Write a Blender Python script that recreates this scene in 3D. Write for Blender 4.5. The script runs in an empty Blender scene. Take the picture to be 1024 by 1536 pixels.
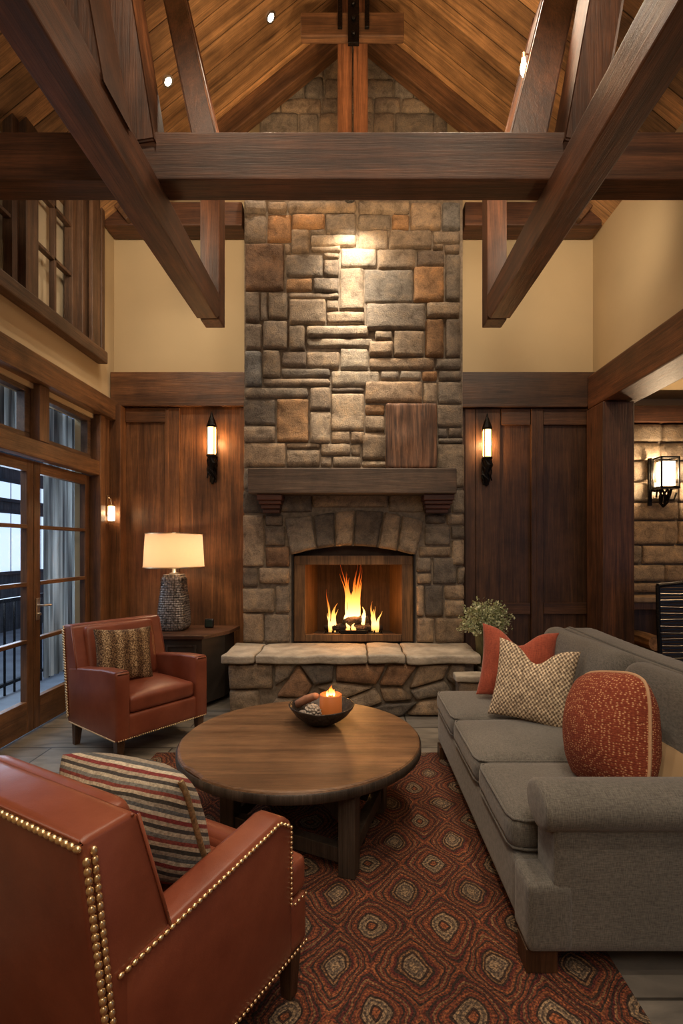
import bpy, bmesh, math, random
from mathutils import Vector, Matrix, noise
random.seed(7)
C = bpy.context.scene.collection
S = bpy.context.scene
PI = math.pi
# ------------------------------------------------------------------ camera, world, exposure
F = 760.0
cam_d = bpy.data.cameras.new('camera'); cam = bpy.data.objects.new('camera', cam_d); C.objects.link(cam)
cam.location = (0, 0, 1.5); cam.rotation_euler = (PI/2, 0, 0)
cam_d.sensor_fit = 'HORIZONTAL'; cam_d.sensor_width = 36; cam_d.lens = 36*F/1024
cam_d.shift_x = -(530-512)/1024; cam_d.shift_y = (820-768)/1024; cam_d.clip_start = .05
S.camera = cam
S.view_settings.view_transform = 'Standard'; S.view_settings.look = 'None'
S.view_settings.gamma = 1; S.view_settings.use_curve_mapping = False
S.view_settings.exposure = 0.0
w = bpy.data.worlds.new('world'); S.world = w; w.use_nodes = True
w.node_tree.nodes['Background'].inputs[0].default_value = (.42, .6, 1, 1)
w.node_tree.nodes['Background'].inputs[1].default_value = .35
WARM = (1, .66, .36); WARM2 = (1, .56, .24); SOFT = (1, .80, .58)
def lamp(name, kind, loc, energy, col, size=.05, target=None, angle=None, blend=1.0, sy=None):
    d = bpy.data.lights.new(name, kind); d.energy = energy; d.color = col
    if kind == 'AREA':
        d.size = size
        if sy: d.shape = 'RECTANGLE'; d.size_y = sy
    else: d.shadow_soft_size = size
    if kind == 'SPOT': d.spot_size = math.radians(angle); d.spot_blend = blend
    o = bpy.data.objects.new(name, d); C.objects.link(o); o.location = loc
    if target is not None:
        o.rotation_euler = (Vector(target)-Vector(loc)).to_track_quat('-Z', 'Y').to_euler()
    return o
# two recessed ceiling downlights seen in the frame, then unseen fill spots
lamp('downlight', 'SPOT', (-.80, 4.70, 6.1), 130, SOFT, .05, (-.75, 4.5, 0), 95)
lamp('downlight', 'SPOT', (-1.60, 4.40, 5.3), 110, SOFT, .05, (-1.5, 4.3, 0), 95)
for x, y, z in ((-1.0, 2.0, 5.9), (1.0, 2.2, 5.9), (-1.0, .2, 5.9), (1.0, .2, 5.9), (.9, 3.8, 5.9), (0, -1.2, 6.4)):
    lamp('downlight', 'SPOT', (x, y, z), 165, SOFT, .12, (x*.7, y+.2, 0), 110)  # unseen spots added overhead to fill the room with light
# unseen warm fill light added behind the camera
lamp('room_fill', 'AREA', (.3, -1.6, 4.2), 52, (1, .84, .66), 1.6, (0, 3.2, 1.6))
lamp('chimney_spot', 'SPOT', (-.02, 4.66, 4.62), 62, (1, .84, .64), .025, (0.02, 5.0, 4.12), 118)
lamp('chimney_spot', 'SPOT', (-.02, 4.52, 4.62), 110, (1, .84, .64), .03, (0.0, 5.0, 3.4), 60)
lamp('chimney_spot', 'SPOT', (-.02, 4.60, 4.62), 120, (1, .84, .64), .03, (0.02, 5.0, 2.6), 44)
for sx in (-1, 1): lamp('wall_fill_spot', 'SPOT', (sx*1.75, 3.5, 4.35), 75, SOFT, .15, (sx*1.95, 5.4, 4.0), 115)  # unseen spots added to brighten the cream back wall
for sx in (-1, 1): lamp('ceiling_fill_spot', 'SPOT', (sx*.6, 3.06, 4.0), 120, WARM, .12, (sx*1.2, 4.2, 6.0), 140)  # unseen spots added above the cross beam to brighten the boards
lamp('hearth_fill_spot', 'SPOT', (0, 2.7, 5.9), 230, SOFT, .1, (0, 5.0, 1.2), 42)  # unseen spot added to brighten the lower chimney and hearth
lamp('beam_spot', 'SPOT', (0, 4.3, 4.0), 45, WARM, .1, (0, 4.9, 6.6), 120)
lamp('sconce_light', 'POINT', (-1.475, 5.27, 2.60), 20, WARM2, .035)
lamp('sconce_light', 'POINT', (1.39, 5.27, 2.58), 20, WARM2, .035)
lamp('sconce_light', 'POINT', (3.60, 5.84, 2.34), 75, (1, .7, .42), .04)
lamp('lamp_light', 'POINT', (-1.75, 4.98, 1.47), 7.5, (1,.72,.46), .05)
lamp('fire_light', 'POINT', (0, 5.16, .90), 11, (1, .42, .12), .08)
lamp('candle_light', 'POINT', (-.145, 3.02, .72), .8, (1, .5, .2), .02)
lamp('bulb_light', 'POINT', (1.05, 3.22, 4.60), 3, WARM, .02)
lamp('wall_light', 'POINT', (-2.455, 5.14, 1.84), 2.2, WARM2, .02)
lamp('side_room_light', 'AREA', (4.0, 4.6, 3.15), 22, WARM, .8, (4.0, 4.6, 0))
lamp('dusk_light', 'AREA', (-4.4, 3.6, 3.2), 60, (.55, .75, 1), 2.0, (-3.2, 3.8, 0))
lamp('window_backlight', 'AREA', (-3.5, 3.2, 4.2), 45, (1, .86, .66), 1.2, (-2.6, 3.2, 4.2), sy=2.0)  # unseen area light added outside to brighten the high window shades
lamp('porch_dusk', 'AREA', (-3.6, 5.0, 1.6), 38, (.6, .78, 1), 1.5, (-2.7, 4.9, 1.4))
# ------------------------------------------------------------------ helpers
def at(px, py, D): return Vector(((px-530)*D/F, D, 1.5-(py-820)*D/F))
def obj(name, bm, m, parent=None, smooth=False, **props):
    me = bpy.data.meshes.new(name)
    bmesh.ops.recalc_face_normals(bm, faces=bm.faces[:])
    bm.to_mesh(me); bm.free()
    if smooth: me.shade_smooth()
    if m: me.materials.append(m)
    o = bpy.data.objects.new(name, me); C.objects.link(o)
    if parent: o.parent = parent
    for k, v in props.items(): o[k] = v
    return o
def thing(name, label, cat, loc=(0, 0, 0), rotz=0, group=None):
    o = bpy.data.objects.new(name, None); C.objects.link(o); o.empty_display_size = .1
    o.location = loc; o.rotation_euler = (0, 0, rotz); o['label'] = label; o['category'] = cat
    if group: o['group'] = group
    return o
def tag(o, label, cat, group=None):
    o['label'] = label; o['category'] = cat
    if group: o['group'] = group
    return o
def struct(name, bm, m, parent=None, smooth=False):
    o = obj(name, bm, m, parent, smooth)
    if not parent: o['kind'] = 'structure'
    return o
def NB(): return bmesh.new()
def add_box(bm, x0, x1, y0, y1, z0, z1, bev=0, seg=2, M=None):
    r = bmesh.ops.create_cube(bm, size=1)
    vs = r['verts']
    for v in vs:
        v.co = Vector((x0+(v.co.x+.5)*(x1-x0), y0+(v.co.y+.5)*(y1-y0), z0+(v.co.z+.5)*(z1-z0)))
    if M is not None:
        for v in vs: v.co = M @ v.co
    if bev:
        es = list({e for v in vs for e in v.link_edges})
        bmesh.ops.bevel(bm, geom=es, offset=bev, segments=seg, profile=.6, affect='EDGES')
    return bm
def box(*a, **k): return add_box(NB(), *a, **k)
def add_beam(bm, p0, p1, w, h, up=(0, 0, 1), bev=.01):
    """prism between two points; w along side, h along up"""
    p0 = Vector(p0); p1 = Vector(p1); d = p1-p0; L = d.length; d.normalize()
    s = d.cross(Vector(up)).normalized(); u = s.cross(d)
    M = Matrix(((s.x, d.x, u.x, p0.x), (s.y, d.y, u.y, p0.y), (s.z, d.z, u.z, p0.z), (0, 0, 0, 1)))
    return add_box(bm, -w/2, w/2, 0, L, -h/2, h/2, bev, 2, M)
def beam(*a, **k): return add_beam(NB(), *a, **k)
def add_soft(bm, x0, x1, y0, y1, z0, z1, r=.04, n=10, puff=0, M=None, wr=0):
    t = bmesh.new(); bmesh.ops.create_cube(t, size=2)
    bmesh.ops.subdivide_edges(t, edges=t.edges[:], cuts=n, use_grid_fill=True)
    cx, cy, cz = (x0+x1)/2, (y0+y1)/2, (z0+z1)/2; hx, hy, hz = (x1-x0)/2, (y1-y0)/2, (z1-z0)/2
    r = min(r, hx, hy, hz)
    for v in t.verts:
        a, b, c = [math.sin(q*PI/2) for q in v.co]
        p = Vector((a*hx, b*hy, c*hz))
        q = Vector((max(-hx+r, min(hx-r, p.x)), max(-hy+r, min(hy-r, p.y)), max(-hz+r, min(hz-r, p.z))))
        dlt = p-q
        if dlt.length > 1e-9: p = q+dlt.normalized()*r
        if puff: p.z += puff*(1-a*a)*(1-b*b)*(1 if c > 0 else -.3)*abs(c)
        if wr:
            nz = noise.noise(Vector((p.x*5+cx*3, p.y*5+cy*3, p.z*5)))
            p += Vector((0, 0, nz*wr))
        v.co = p+Vector((cx, cy, cz))
    if M is not None: bmesh.ops.transform(t, matrix=M, verts=t.verts)
    tmp = bpy.data.meshes.new('tmp'); t.to_mesh(tmp); t.free(); bm.from_mesh(tmp); bpy.data.meshes.remove(tmp)
    return bm
def soft(*a, **k): return add_soft(NB(), *a, **k)
def add_prism(bm, pts, axis, a0, a1, bev=0):
    """pts polygon in the two other axes"""
    def mk(p, a):
        if axis == 'x': return (a, p[0], p[1])
        if axis == 'y': return (p[0], a, p[1])
        return (p[0], p[1], a)
    v0 = [bm.verts.new(mk(p, a0)) for p in pts]; v1 = [bm.verts.new(mk(p, a1)) for p in pts]
    n = len(pts); fs = [bm.faces.new(v0), bm.faces.new(v1[::-1])]
    for i in range(n): fs.append(bm.faces.new((v0[i], v1[i], v1[(i+1) % n], v0[(i+1) % n])))
    if bev:
        es = list({e for f in fs for e in f.edges})
        bmesh.ops.recalc_face_normals(bm, faces=fs)
        bmesh.ops.bevel(bm, geom=es, offset=bev, segments=2, profile=.6, affect='EDGES')
    return bm
def prism(*a, **k): return add_prism(NB(), *a, **k)
def add_lathe(bm, prof, seg=32, cx=0, cy=0, sq=0, close=True):
    rings = []
    for r, z in prof:
        ring = []
        for i in range(seg):
            a = 2*PI*i/seg; c, s = math.cos(a), math.sin(a)
            k = 1.0
            if sq: k = 1/((abs(c)**sq+abs(s)**sq)**(1/sq))
            ring.append(bm.verts.new((cx+r*k*c, cy+r*k*s, z)))
        rings.append(ring)
    for a, b in zip(rings, rings[1:]):
        for i in range(seg): bm.faces.new((a[i], a[(i+1) % seg], b[(i+1) % seg], b[i]))
    if close:
        bm.faces.new(rings[0][::-1]); bm.faces.new(rings[-1])
    return bm
def lathe(*a, **k): return add_lathe(NB(), *a, **k)
def add_tube(bm, pts, rad, seg=8):
    pts = [Vector(p) for p in pts]; n = len(pts)
    rads = rad if isinstance(rad, (list, tuple)) else [rad]*n
    rings = []
    ref = Vector((.13, .31, .94))
    for i, p in enumerate(pts):
        d = (pts[min(i+1, n-1)]-pts[max(i-1, 0)]).normalized()
        s = d.cross(ref)
        if s.length < .05: s = d.cross(Vector((1, 0, 0)))
        s.normalize(); u = s.cross(d)
        rings.append([bm.verts.new(p+(s*math.cos(2*PI*k/seg)+u*math.sin(2*PI*k/seg))*rads[i]) for k in range(seg)])
    for a, b in zip(rings, rings[1:]):
        for i in range(seg): bm.faces.new((a[i], a[(i+1) % seg], b[(i+1) % seg], b[i]))
    bm.faces.new(rings[0][::-1]); bm.faces.new(rings[-1])
    return bm
def tube(*a, **k): return add_tube(NB(), *a, **k)
def add_ball(bm, c, r, sc=(1, 1, 1), u=8, v=6):
    x = bmesh.ops.create_uvsphere(bm, u_segments=u, v_segments=v, radius=r)
    for q in x['verts']: q.co = Vector((q.co.x*sc[0], q.co.y*sc[1], q.co.z*sc[2]))+Vector(c)
    return bm
def rough(bm, amp, freq, seed=0):
    for v in bm.verts:
        v.co += noise.noise_vector(v.co*freq+Vector((seed, 0, 0)))*amp
    return bm
# ------------------------------------------------------------------ materials
def newmat(name):
    m = bpy.data.materials.new(name); m.use_nodes = True
    nt = m.node_tree; return m, nt, nt.nodes['Principled BSDF']
def N(nt, t, **k):
    n = nt.nodes.new(t)
    for a, b in k.items():
        if a in n.inputs: n.inputs[a].default_value = b
        else: setattr(n, a, b)
    return n
def ramp(nt, src, stops, interp='LINEAR'):
    r = nt.nodes.new('ShaderNodeValToRGB'); r.color_ramp.interpolation = interp
    e = r.color_ramp.elements
    while len(e) > 1: e.remove(e[-1])
    e[0].position = stops[0][0]; e[0].color = (*stops[0][1], 1)
    for p, c in stops[1:]:
        q = e.new(p); q.color = (*c, 1)
    nt.links.new(src, r.inputs[0]); return r
def bump(nt, b, h, strength=.3, dist=.01, prev=None):
    n = nt.nodes.new('ShaderNodeBump'); n.inputs['Strength'].default_value = strength; n.inputs['Distance'].default_value = dist
    nt.links.new(h, n.inputs['Height'])
    if prev: nt.links.new(prev.outputs[0], n.inputs['Normal'])
    nt.links.new(n.outputs[0], b.inputs['Normal']); return n
def coords(nt, scale=(1, 1, 1), rot=(0, 0, 0)):
    tc = nt.nodes.new('ShaderNodeTexCoord'); mp = nt.nodes.new('ShaderNodeMapping')
    mp.inputs['Scale'].default_value = scale; mp.inputs['Rotation'].default_value = rot
    nt.links.new(tc.outputs['Object'], mp.inputs[0]); return mp.outputs[0]
def mixc(nt, fac, a, b, mode='MULTIPLY'):
    n = nt.nodes.new('ShaderNodeMix'); n.data_type = 'RGBA'; n.blend_type = mode
    if isinstance(fac, (int, float)): n.inputs[0].default_value = fac
    else: nt.links.new(fac, n.inputs[0])
    for i, q in ((6, a), (7, b)):
        if isinstance(q, tuple): n.inputs[i].default_value = (*q, 1)
        else: nt.links.new(q, n.inputs[i])
    return n.outputs[2]
def sc(c, k): return tuple(min(1, q*k) for q in c)
def wood(name, c, axis='y', rough_=.5, contrast=.45, knots=True, plank=None, bumpk=.35):
    m, nt, b = newmat(name)
    lo, hi = 1.5, 26
    s = {'x': (lo, hi, hi), 'y': (hi, lo, hi), 'z': (hi, hi, lo)}[axis]
    v = coords(nt, s)
    n1 = N(nt, 'ShaderNodeTexNoise', Scale=1.0, Detail=6.0, Roughness=.62, Distortion=.6); nt.links.new(v, n1.inputs['Vector'])
    s2 = tuple(q*.16 for q in s); v2 = coords(nt, s2)
    n2 = N(nt, 'ShaderNodeTexNoise', Scale=1.0, Detail=3.0, Distortion=1.2); nt.links.new(v2, n2.inputs['Vector'])
    r1 = ramp(nt, n1.outputs[0], [(.3, sc(c, 1-contrast*1.15)), (.5, c), (.7, sc(c, 1+contrast*1.1))])
    r2 = ramp(nt, n2.outputs[0], [(.3, (.45, .4, .36)), (.5, (.9, .88, .86)), (.7, (1.25, 1.2, 1.12))])
    col = mixc(nt, .85, r1.outputs[0], r2.outputs[0])
    v4 = coords(nt, tuple(q*(5.5 if q > 5 else 2.6) for q in s))
    n4 = N(nt, 'ShaderNodeTexNoise', Scale=1.0, Detail=4.0, Roughness=.7); nt.links.new(v4, n4.inputs['Vector'])
    r6 = ramp(nt, n4.outputs[0], [(.34, (.55, .52, .5)), (.5, (1, 1, 1)), (.66, (1.4, 1.38, 1.32))])
    col = mixc(nt, .75, col, r6.outputs[0])
    n7 = N(nt, 'ShaderNodeTexNoise', Scale=3.5, Detail=5.0, Roughness=.65); nt.links.new(coords(nt), n7.inputs['Vector'])
    r7 = ramp(nt, n7.outputs[0], [(.32, (.6, .58, .56)), (.66, (1.3, 1.28, 1.22))])
    col = mixc(nt, .8, col, r7.outputs[0])
    if knots:
        v3 = coords(nt, tuple(q*.11+.3 for q in s))
        vo = N(nt, 'ShaderNodeTexVoronoi', Scale=1.9); nt.links.new(v3, vo.inputs['Vector'])
        r3 = ramp(nt, vo.outputs['Distance'], [(.03, (.3, .25, .22)), (.12, (1, 1, 1))])
        col = mixc(nt, .8, col, r3.outputs[0])
    if plank:
        pv = coords(nt, plank[0], plank[1])
        sx = nt.nodes.new('ShaderNodeSeparateXYZ'); nt.links.new(pv, sx.inputs[0])
        fl = N(nt, 'ShaderNodeMath', operation='FLOOR'); nt.links.new(sx.outputs[plank[2]], fl.inputs[0])
        wn = nt.nodes.new('ShaderNodeTexWhiteNoise'); wn.noise_dimensions = '1D'; nt.links.new(fl.outputs[0], wn.inputs['W'])
        r4 = ramp(nt, wn.outputs[0], [(0, (.6, .57, .52)), (1, (1.25, 1.2, 1.1))])
        col = mixc(nt, .9, col, r4.outputs[0])
        fr = N(nt, 'ShaderNodeMath', operation='FRACT'); nt.links.new(sx.outputs[plank[2]], fr.inputs[0])
        r5 = ramp(nt, fr.outputs[0], [(0, (.2, .18, .16)), (.035, (1, 1, 1)), (.965, (1, 1, 1)), (1, (.2, .18, .16))])
        col = mixc(nt, 1, col, r5.outputs[0])
    nt.links.new(col, b.inputs['Base Color'])
    b.inputs['Roughness'].default_value = rough_
    b0 = bump(nt, b, n1.outputs[0], bumpk, .006); bump(nt, b, n4.outputs[0], .5, .004, b0)
    return m
def plain(name, c, rough_=.5, metal=0, nscale=0, namp=.2, bumps=0, bscale=200, bdist=.002):
    m, nt, b = newmat(name)
    b.inputs['Base Color'].default_value = (*c, 1); b.inputs['Roughness'].default_value = rough_; b.inputs['Metallic'].default_value = metal
    v = coords(nt)
    if nscale:
        n1 = N(nt, 'ShaderNodeTexNoise', Scale=float(nscale), Detail=5.0); nt.links.new(v, n1.inputs['Vector'])
        r = ramp(nt, n1.outputs[0], [(.3, sc(c, 1-namp)), (.7, sc(c, 1+namp))]); nt.links.new(r.outputs[0], b.inputs['Base Color'])
    if bumps:
        n2 = N(nt, 'ShaderNodeTexNoise', Scale=float(bscale), Detail=3.0); nt.links.new(v, n2.inputs['Vector'])
        bump(nt, b, n2.outputs[0], bumps, bdist)
    return m
def emit(name, c, s):
    m, nt, b = newmat(name); b.inputs['Base Color'].default_value = (*c, 1)
    b.inputs['Emission Color'].default_value = (*c, 1); b.inputs['Emission Strength'].default_value = s
    return m
def glass(name, tint=(1, 1, 1), refl=.12, rough_=.02):
    m, nt, b = newmat(name); nt.nodes.remove(b)
    out = nt.nodes['Material Output']
    t = nt.nodes.new('ShaderNodeBsdfTransparent'); t.inputs[0].default_value = (*tint, 1)
    g = nt.nodes.new('ShaderNodeBsdfGlossy'); g.inputs['Roughness'].default_value = rough_
    fr = N(nt, 'ShaderNodeFresnel', IOR=1.45); mx = nt.nodes.new('ShaderNodeMixShader')
    ge = nt.nodes.new('ShaderNodeNewGeometry'); sb = N(nt, 'ShaderNodeMath', operation='SUBTRACT'); sb.inputs[0].default_value = 1; nt.links.new(ge.outputs['Backfacing'], sb.inputs[1])
    ml = N(nt, 'ShaderNodeMath', operation='MULTIPLY'); nt.links.new(fr.outputs[0], ml.inputs[0]); nt.links.new(sb.outputs[0], ml.inputs[1])
    nt.links.new(ml.outputs[0], mx.inputs[0]); nt.links.new(t.outputs[0], mx.inputs[1]); nt.links.new(g.outputs[0], mx.inputs[2])
    nt.links.new(mx.outputs[0], out.inputs[0]); return m
BEAMC = (.105, .043, .02)
M_beamx = wood('timber_across', BEAMC, 'x', .55)
M_beamy = wood('timber_along', (.125, .05, .022), 'y', .45)
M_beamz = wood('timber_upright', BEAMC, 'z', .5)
M_king = wood('timber_lit', (.26, .11, .05), 'z', .5)  # lighter copy of the timber, lamplight put into its colour
M_rake = wood('timber_rake', (.15, .075, .035), 'x', .55)
M_ceilL = wood('ceiling_boards', (.40, .235, .115), 'x', .5, .4, True, ((1, 1/.2, 1), (0, 0, 0), 1))
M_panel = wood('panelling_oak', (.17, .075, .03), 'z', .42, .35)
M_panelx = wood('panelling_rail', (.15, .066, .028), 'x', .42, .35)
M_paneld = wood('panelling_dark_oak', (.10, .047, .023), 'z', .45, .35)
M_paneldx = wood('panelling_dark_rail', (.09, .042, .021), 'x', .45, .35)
M_doory = wood('door_oak_rail', (.17, .082, .035), 'y', .4, .35)
M_door = wood('door_oak', (.15, .07, .03), 'z', .4, .35)
M_winz = wood('window_oak', (.10, .055, .032), 'z', .5, .3)
M_winy = wood('window_oak_rail', (.10, .055, .032), 'y', .5, .3)
M_tabletop = wood('table_top_wood', (.19, .105, .055), 'x', .36, .28, True, None, .2)
M_blackwood = wood('blackened_wood', (.055, .043, .036), 'z', .45, .4, False)
M_legwood = wood('brown_leg_wood', (.07, .035, .018), 'z', .4, .3, False)
M_mantel = wood('mantel_wood', (.085, .055, .038), 'x', .6, .35)
M_corbel = wood('corbel_wood', (.09, .03, .018), 'x', .5, .3, False)
M_slab = wood('bark_slab_wood', (.15, .075, .042), 'z', .65, .95, True, None, 1.0)
M_fbx = wood('firebox_frame_wood', (.17, .09, .04), 'z', .5, .4)
M_cream = plain('cream_plaster', (.56, .43, .25), .85, 0, 1.5, .05, .15, 60)
M_iron = plain('black_iron', (.02, .018, .017), .35, .9, 0, 0, .6, 60, .01)
M_black = plain('black_plastic', (.012, .012, .014), .35)
M_gold = plain('brass_nailheads', (.85, .64, .38), .32, 1)
M_silver = plain('brushed_nickel', (.7, .66, .6), .3, 1)
M_mortar = plain('mortar', (.22, .175, .13), .95, 0, 30, .3, .5, 90, .01)
M_glass = glass('window_glass')
M_bulb = emit('lit_bulb', (1, .72, .4), 22)
def glow(name, c, k, t_=.5):
    m, nt, b = newmat(name); nt.nodes.remove(b); out = nt.nodes['Material Output']
    e = nt.nodes.new('ShaderNodeEmission'); e.inputs[0].default_value = (*c, 1); e.inputs[1].default_value = k
    t = nt.nodes.new('ShaderNodeBsdfTransparent'); mx = nt.nodes.new('ShaderNodeMixShader'); mx.inputs[0].default_value = t_
    nt.links.new(e.outputs[0], mx.inputs[1]); nt.links.new(t.outputs[0], mx.inputs[2]); nt.links.new(mx.outputs[0], out.inputs[0]); return m
M_amber = glow('lit_amber_glass', (1, .52, .18), 9, .45)
M_creamglow = glow('lit_frosted_glass', (1, .72, .42), 10, .45)
M_down = emit('downlight_lens', (1, .85, .62), 30)
def leather():
    m, nt, b = newmat('cognac_leather'); v = coords(nt)
    n1 = N(nt, 'ShaderNodeTexNoise', Scale=5.0, Detail=6.0, Roughness=.6); nt.links.new(v, n1.inputs['Vector'])
    r = ramp(nt, n1.outputs[0], [(.3, (.16, .038, .019)), (.55, (.215, .056, .028)), (.75, (.26, .074, .038))])
    nt.links.new(r.outputs[0], b.inputs['Base Color'])
    n2 = N(nt, 'ShaderNodeTexVoronoi', Scale=320.0); nt.links.new(v, n2.inputs['Vector'])
    n3 = N(nt, 'ShaderNodeTexNoise', Scale=14.0, Detail=3.0); nt.links.new(v, n3.inputs['Vector'])
    b.inputs['Roughness'].default_value = .38
    b1 = bump(nt, b, n2.outputs['Distance'], .12, .001); bump(nt, b, n3.outputs[0], .15, .01, b1)
    return m
M_leather = leather()
def fabric(name, c1, c2, scale=260, rgh=.9):
    m, nt, b = newmat(name); v = coords(nt)
    a = N(nt, 'ShaderNodeTexNoise', Scale=1.0, Detail=2.0); nt.links.new(coords(nt, (scale, scale*.12, scale*.12)), a.inputs['Vector'])
    d = N(nt, 'ShaderNodeTexNoise', Scale=1.0, Detail=2.0); nt.links.new(coords(nt, (scale*.12, scale, scale)), d.inputs['Vector'])
    ad = N(nt, 'ShaderNodeMath', operation='ADD'); nt.links.new(a.outputs[0], ad.inputs[0]); nt.links.new(d.outputs[0], ad.inputs[1])
    hv = N(nt, 'ShaderNodeMath', operation='MULTIPLY'); hv.inputs[1].default_value = .5; nt.links.new(ad.outputs[0], hv.inputs[0])
    r = ramp(nt, hv.outputs[0], [(.36, c1), (.64, c2)])
    n3 = N(nt, 'ShaderNodeTexNoise', Scale=3.0, Detail=3.0); nt.links.new(v, n3.inputs['Vector'])
    r3 = ramp(nt, n3.outputs[0], [(.3, (.82, .82, .82)), (.7, (1.1, 1.1, 1.1))])
    nt.links.new(mixc(nt, 1, r.outputs[0], r3.outputs[0]), b.inputs['Base Color'])
    b.inputs['Roughness'].default_value = rgh; b.inputs['Sheen Weight'].default_value = .25
    bump(nt, b, hv.outputs[0], .5, .003); return m
M_sofa = fabric('grey_linen', (.07, .066, .058), (.18, .168, .148), 420)
M_rust = fabric('rust_linen', (.26, .045, .02), (.42, .085, .04), 200)
M_piping = plain('beige_piping', (.5, .3, .17), .8)
def stone_mat():
    m, nt, b = newmat('field_stone'); v = coords(nt)
    at_ = nt.nodes.new('ShaderNodeAttribute'); at_.attribute_name = 'tint'
    n1 = N(nt, 'ShaderNodeTexNoise', Scale=9.0, Detail=8.0, Roughness=.7, Distortion=.4); nt.links.new(v, n1.inputs['Vector'])
    r1 = ramp(nt, n1.outputs[0], [(.3, (.42, .39, .36)), (.5, (.95, .95, .95)), (.7, (1.5, 1.38, 1.2))])
    n2 = N(nt, 'ShaderNodeTexNoise', Scale=90.0, Detail=4.0, Roughness=.7); nt.links.new(v, n2.inputs['Vector'])
    r2 = ramp(nt, n2.outputs[0], [(.3, (.6, .6, .6)), (.6, (1.15, 1.15, 1.15))])
    c = mixc(nt, 1, at_.outputs['Color'], r1.outputs[0]); c = mixc(nt, .8, c, r2.outputs[0])
    nt.links.new(c, b.inputs['Base Color']); b.inputs['Roughness'].default_value = .85
    b1 = bump(nt, b, n2.outputs[0], .9, .012); bump(nt, b, n1.outputs[0], .6, .03, b1); return m
M_stone = stone_mat()
COL = {'g': (.27, .218, .165), 't': (.335, .25, .17), 'o': (.39, .22, .105), 'd': (.17, .135, .105), 'b': (.22, .21, .195), 'l': (.42, .34, .25), 'O': (.28, .16, .09)}
def pillow_mat(kind):
    m, nt, b = newmat(kind+'_fabric'); b.inputs['Roughness'].default_value = .95; v = coords(nt)
    if kind == 'tweed':
        n = N(nt, 'ShaderNodeTexNoise', Scale=1.0, Detail=3.0, Roughness=.7); nt.links.new(coords(nt, (150, 90, 110)), n.inputs['Vector'])
        st = N(nt, 'ShaderNodeTexWave', Scale=7.0, Distortion=1.2); st.bands_direction = 'X'; nt.links.new(v, st.inputs['Vector'])
        st.inputs['Scale'].default_value = 3.2
        r = ramp(nt, n.outputs[0], [(.38, (.035, .018, .01)), (.5, (.22, .13, .06)), (.6, (.62, .48, .29))])
        r2 = ramp(nt, st.outputs[0], [(.2, (.5, .4, .33)), (.8, (1.1, 1.05, 1))])
        nt.links.new(mixc(nt, 1, r.outputs[0], r2.outputs[0]), b.inputs['Base Color']); bump(nt, b, n.outputs[0], 1, .01)
    elif kind == 'basket_weave':
        ck = N(nt, 'ShaderNodeTexChecker', Scale=92.0); ck.inputs['Color1'].default_value = (.58, .48, .35, 1); ck.inputs['Color2'].default_value = (.17, .12, .085, 1)
        n = N(nt, 'ShaderNodeTexNoise', Scale=60.0, Detail=2.0); nt.links.new(v, n.inputs['Vector'])
        vm = N(nt, 'ShaderNodeVectorMath', operation='MULTIPLY_ADD'); vm.inputs[1].default_value = (.008, .008, .008)
        nt.links.new(n.outputs['Color'], vm.inputs[0]); nt.links.new(coords(nt, (1, .01, .8)), vm.inputs[2])
        nt.links.new(vm.outputs[0], ck.inputs['Vector'])
        r = ramp(nt, n.outputs[0], [(.35, (.75, .72, .7)), (.62, (1.5, 1.5, 1.45))])
        nt.links.new(mixc(nt, 1, ck.outputs[0], r.outputs[0]), b.inputs['Base Color']); bump(nt, b, ck.outputs['Fac'], .8, .006)
    elif kind == 'dotted':
        vo = N(nt, 'ShaderNodeTexVoronoi', Scale=1.0, Randomness=.55); nt.links.new(coords(nt, (80, 80, 120)), vo.inputs['Vector'])
        r = ramp(nt, vo.outputs['Distance'], [(.2, (.6, .33, .17)), (.36, (.25, .05, .02)), (.8, (.17, .027, .012))])
        nt.links.new(r.outputs[0], b.inputs['Base Color']); bump(nt, b, vo.outputs['Distance'], .6, .004)
    elif kind == 'striped':
        sx = nt.nodes.new('ShaderNodeSeparateXYZ'); nt.links.new(coords(nt), sx.inputs[0])
        n = N(nt, 'ShaderNodeTexNoise', Scale=3.0, Detail=2.0); nt.links.new(v, n.inputs['Vector'])
        ma = N(nt, 'ShaderNodeMath', operation='MULTIPLY_ADD'); nt.links.new(n.outputs[0], ma.inputs[0]); ma.inputs[1].default_value = .05; yz = N(nt, 'ShaderNodeMath', operation='MULTIPLY_ADD'); yz.inputs[1].default_value = -1.1; nt.links.new(sx.outputs[1], yz.inputs[0]); nt.links.new(sx.outputs[2], yz.inputs[2]); nt.links.new(yz.outputs[0], ma.inputs[2])
        mu = N(nt, 'ShaderNodeMath', operation='MULTIPLY'); mu.inputs[1].default_value = 6.5; nt.links.new(ma.outputs[0], mu.inputs[0])
        fr = N(nt, 'ShaderNodeMath', operation='FRACT'); nt.links.new(mu.outputs[0], fr.inputs[0])
        cols = [(.42, .37, .29), (.05, .045, .045), (.36, .30, .23), (.19, .03, .03), (.50, .44, .35), (.10, .105, .11), (.30, .26, .21), (.04, .035, .03), (.46, .38, .28), (.2, .045, .035), (.17, .17, .16)]
        r = ramp(nt, fr.outputs[0], [(i/len(cols), c) for i, c in enumerate(cols)], 'CONSTANT')
        v2 = coords(nt, (20, 20, 20)); n2 = N(nt, 'ShaderNodeTexNoise', Scale=6.0, Detail=3.0); nt.links.new(v2, n2.inputs['Vector'])
        r2 = ramp(nt, n2.outputs[0], [(.35, (.7, .68, .66)), (.65, (1.2, 1.18, 1.15))])
        nt.links.new(mixc(nt, 1, r.outputs[0], r2.outputs[0]), b.inputs['Base Color']); bump(nt, b, n2.outputs[0], .5, .004)
    return m
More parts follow.
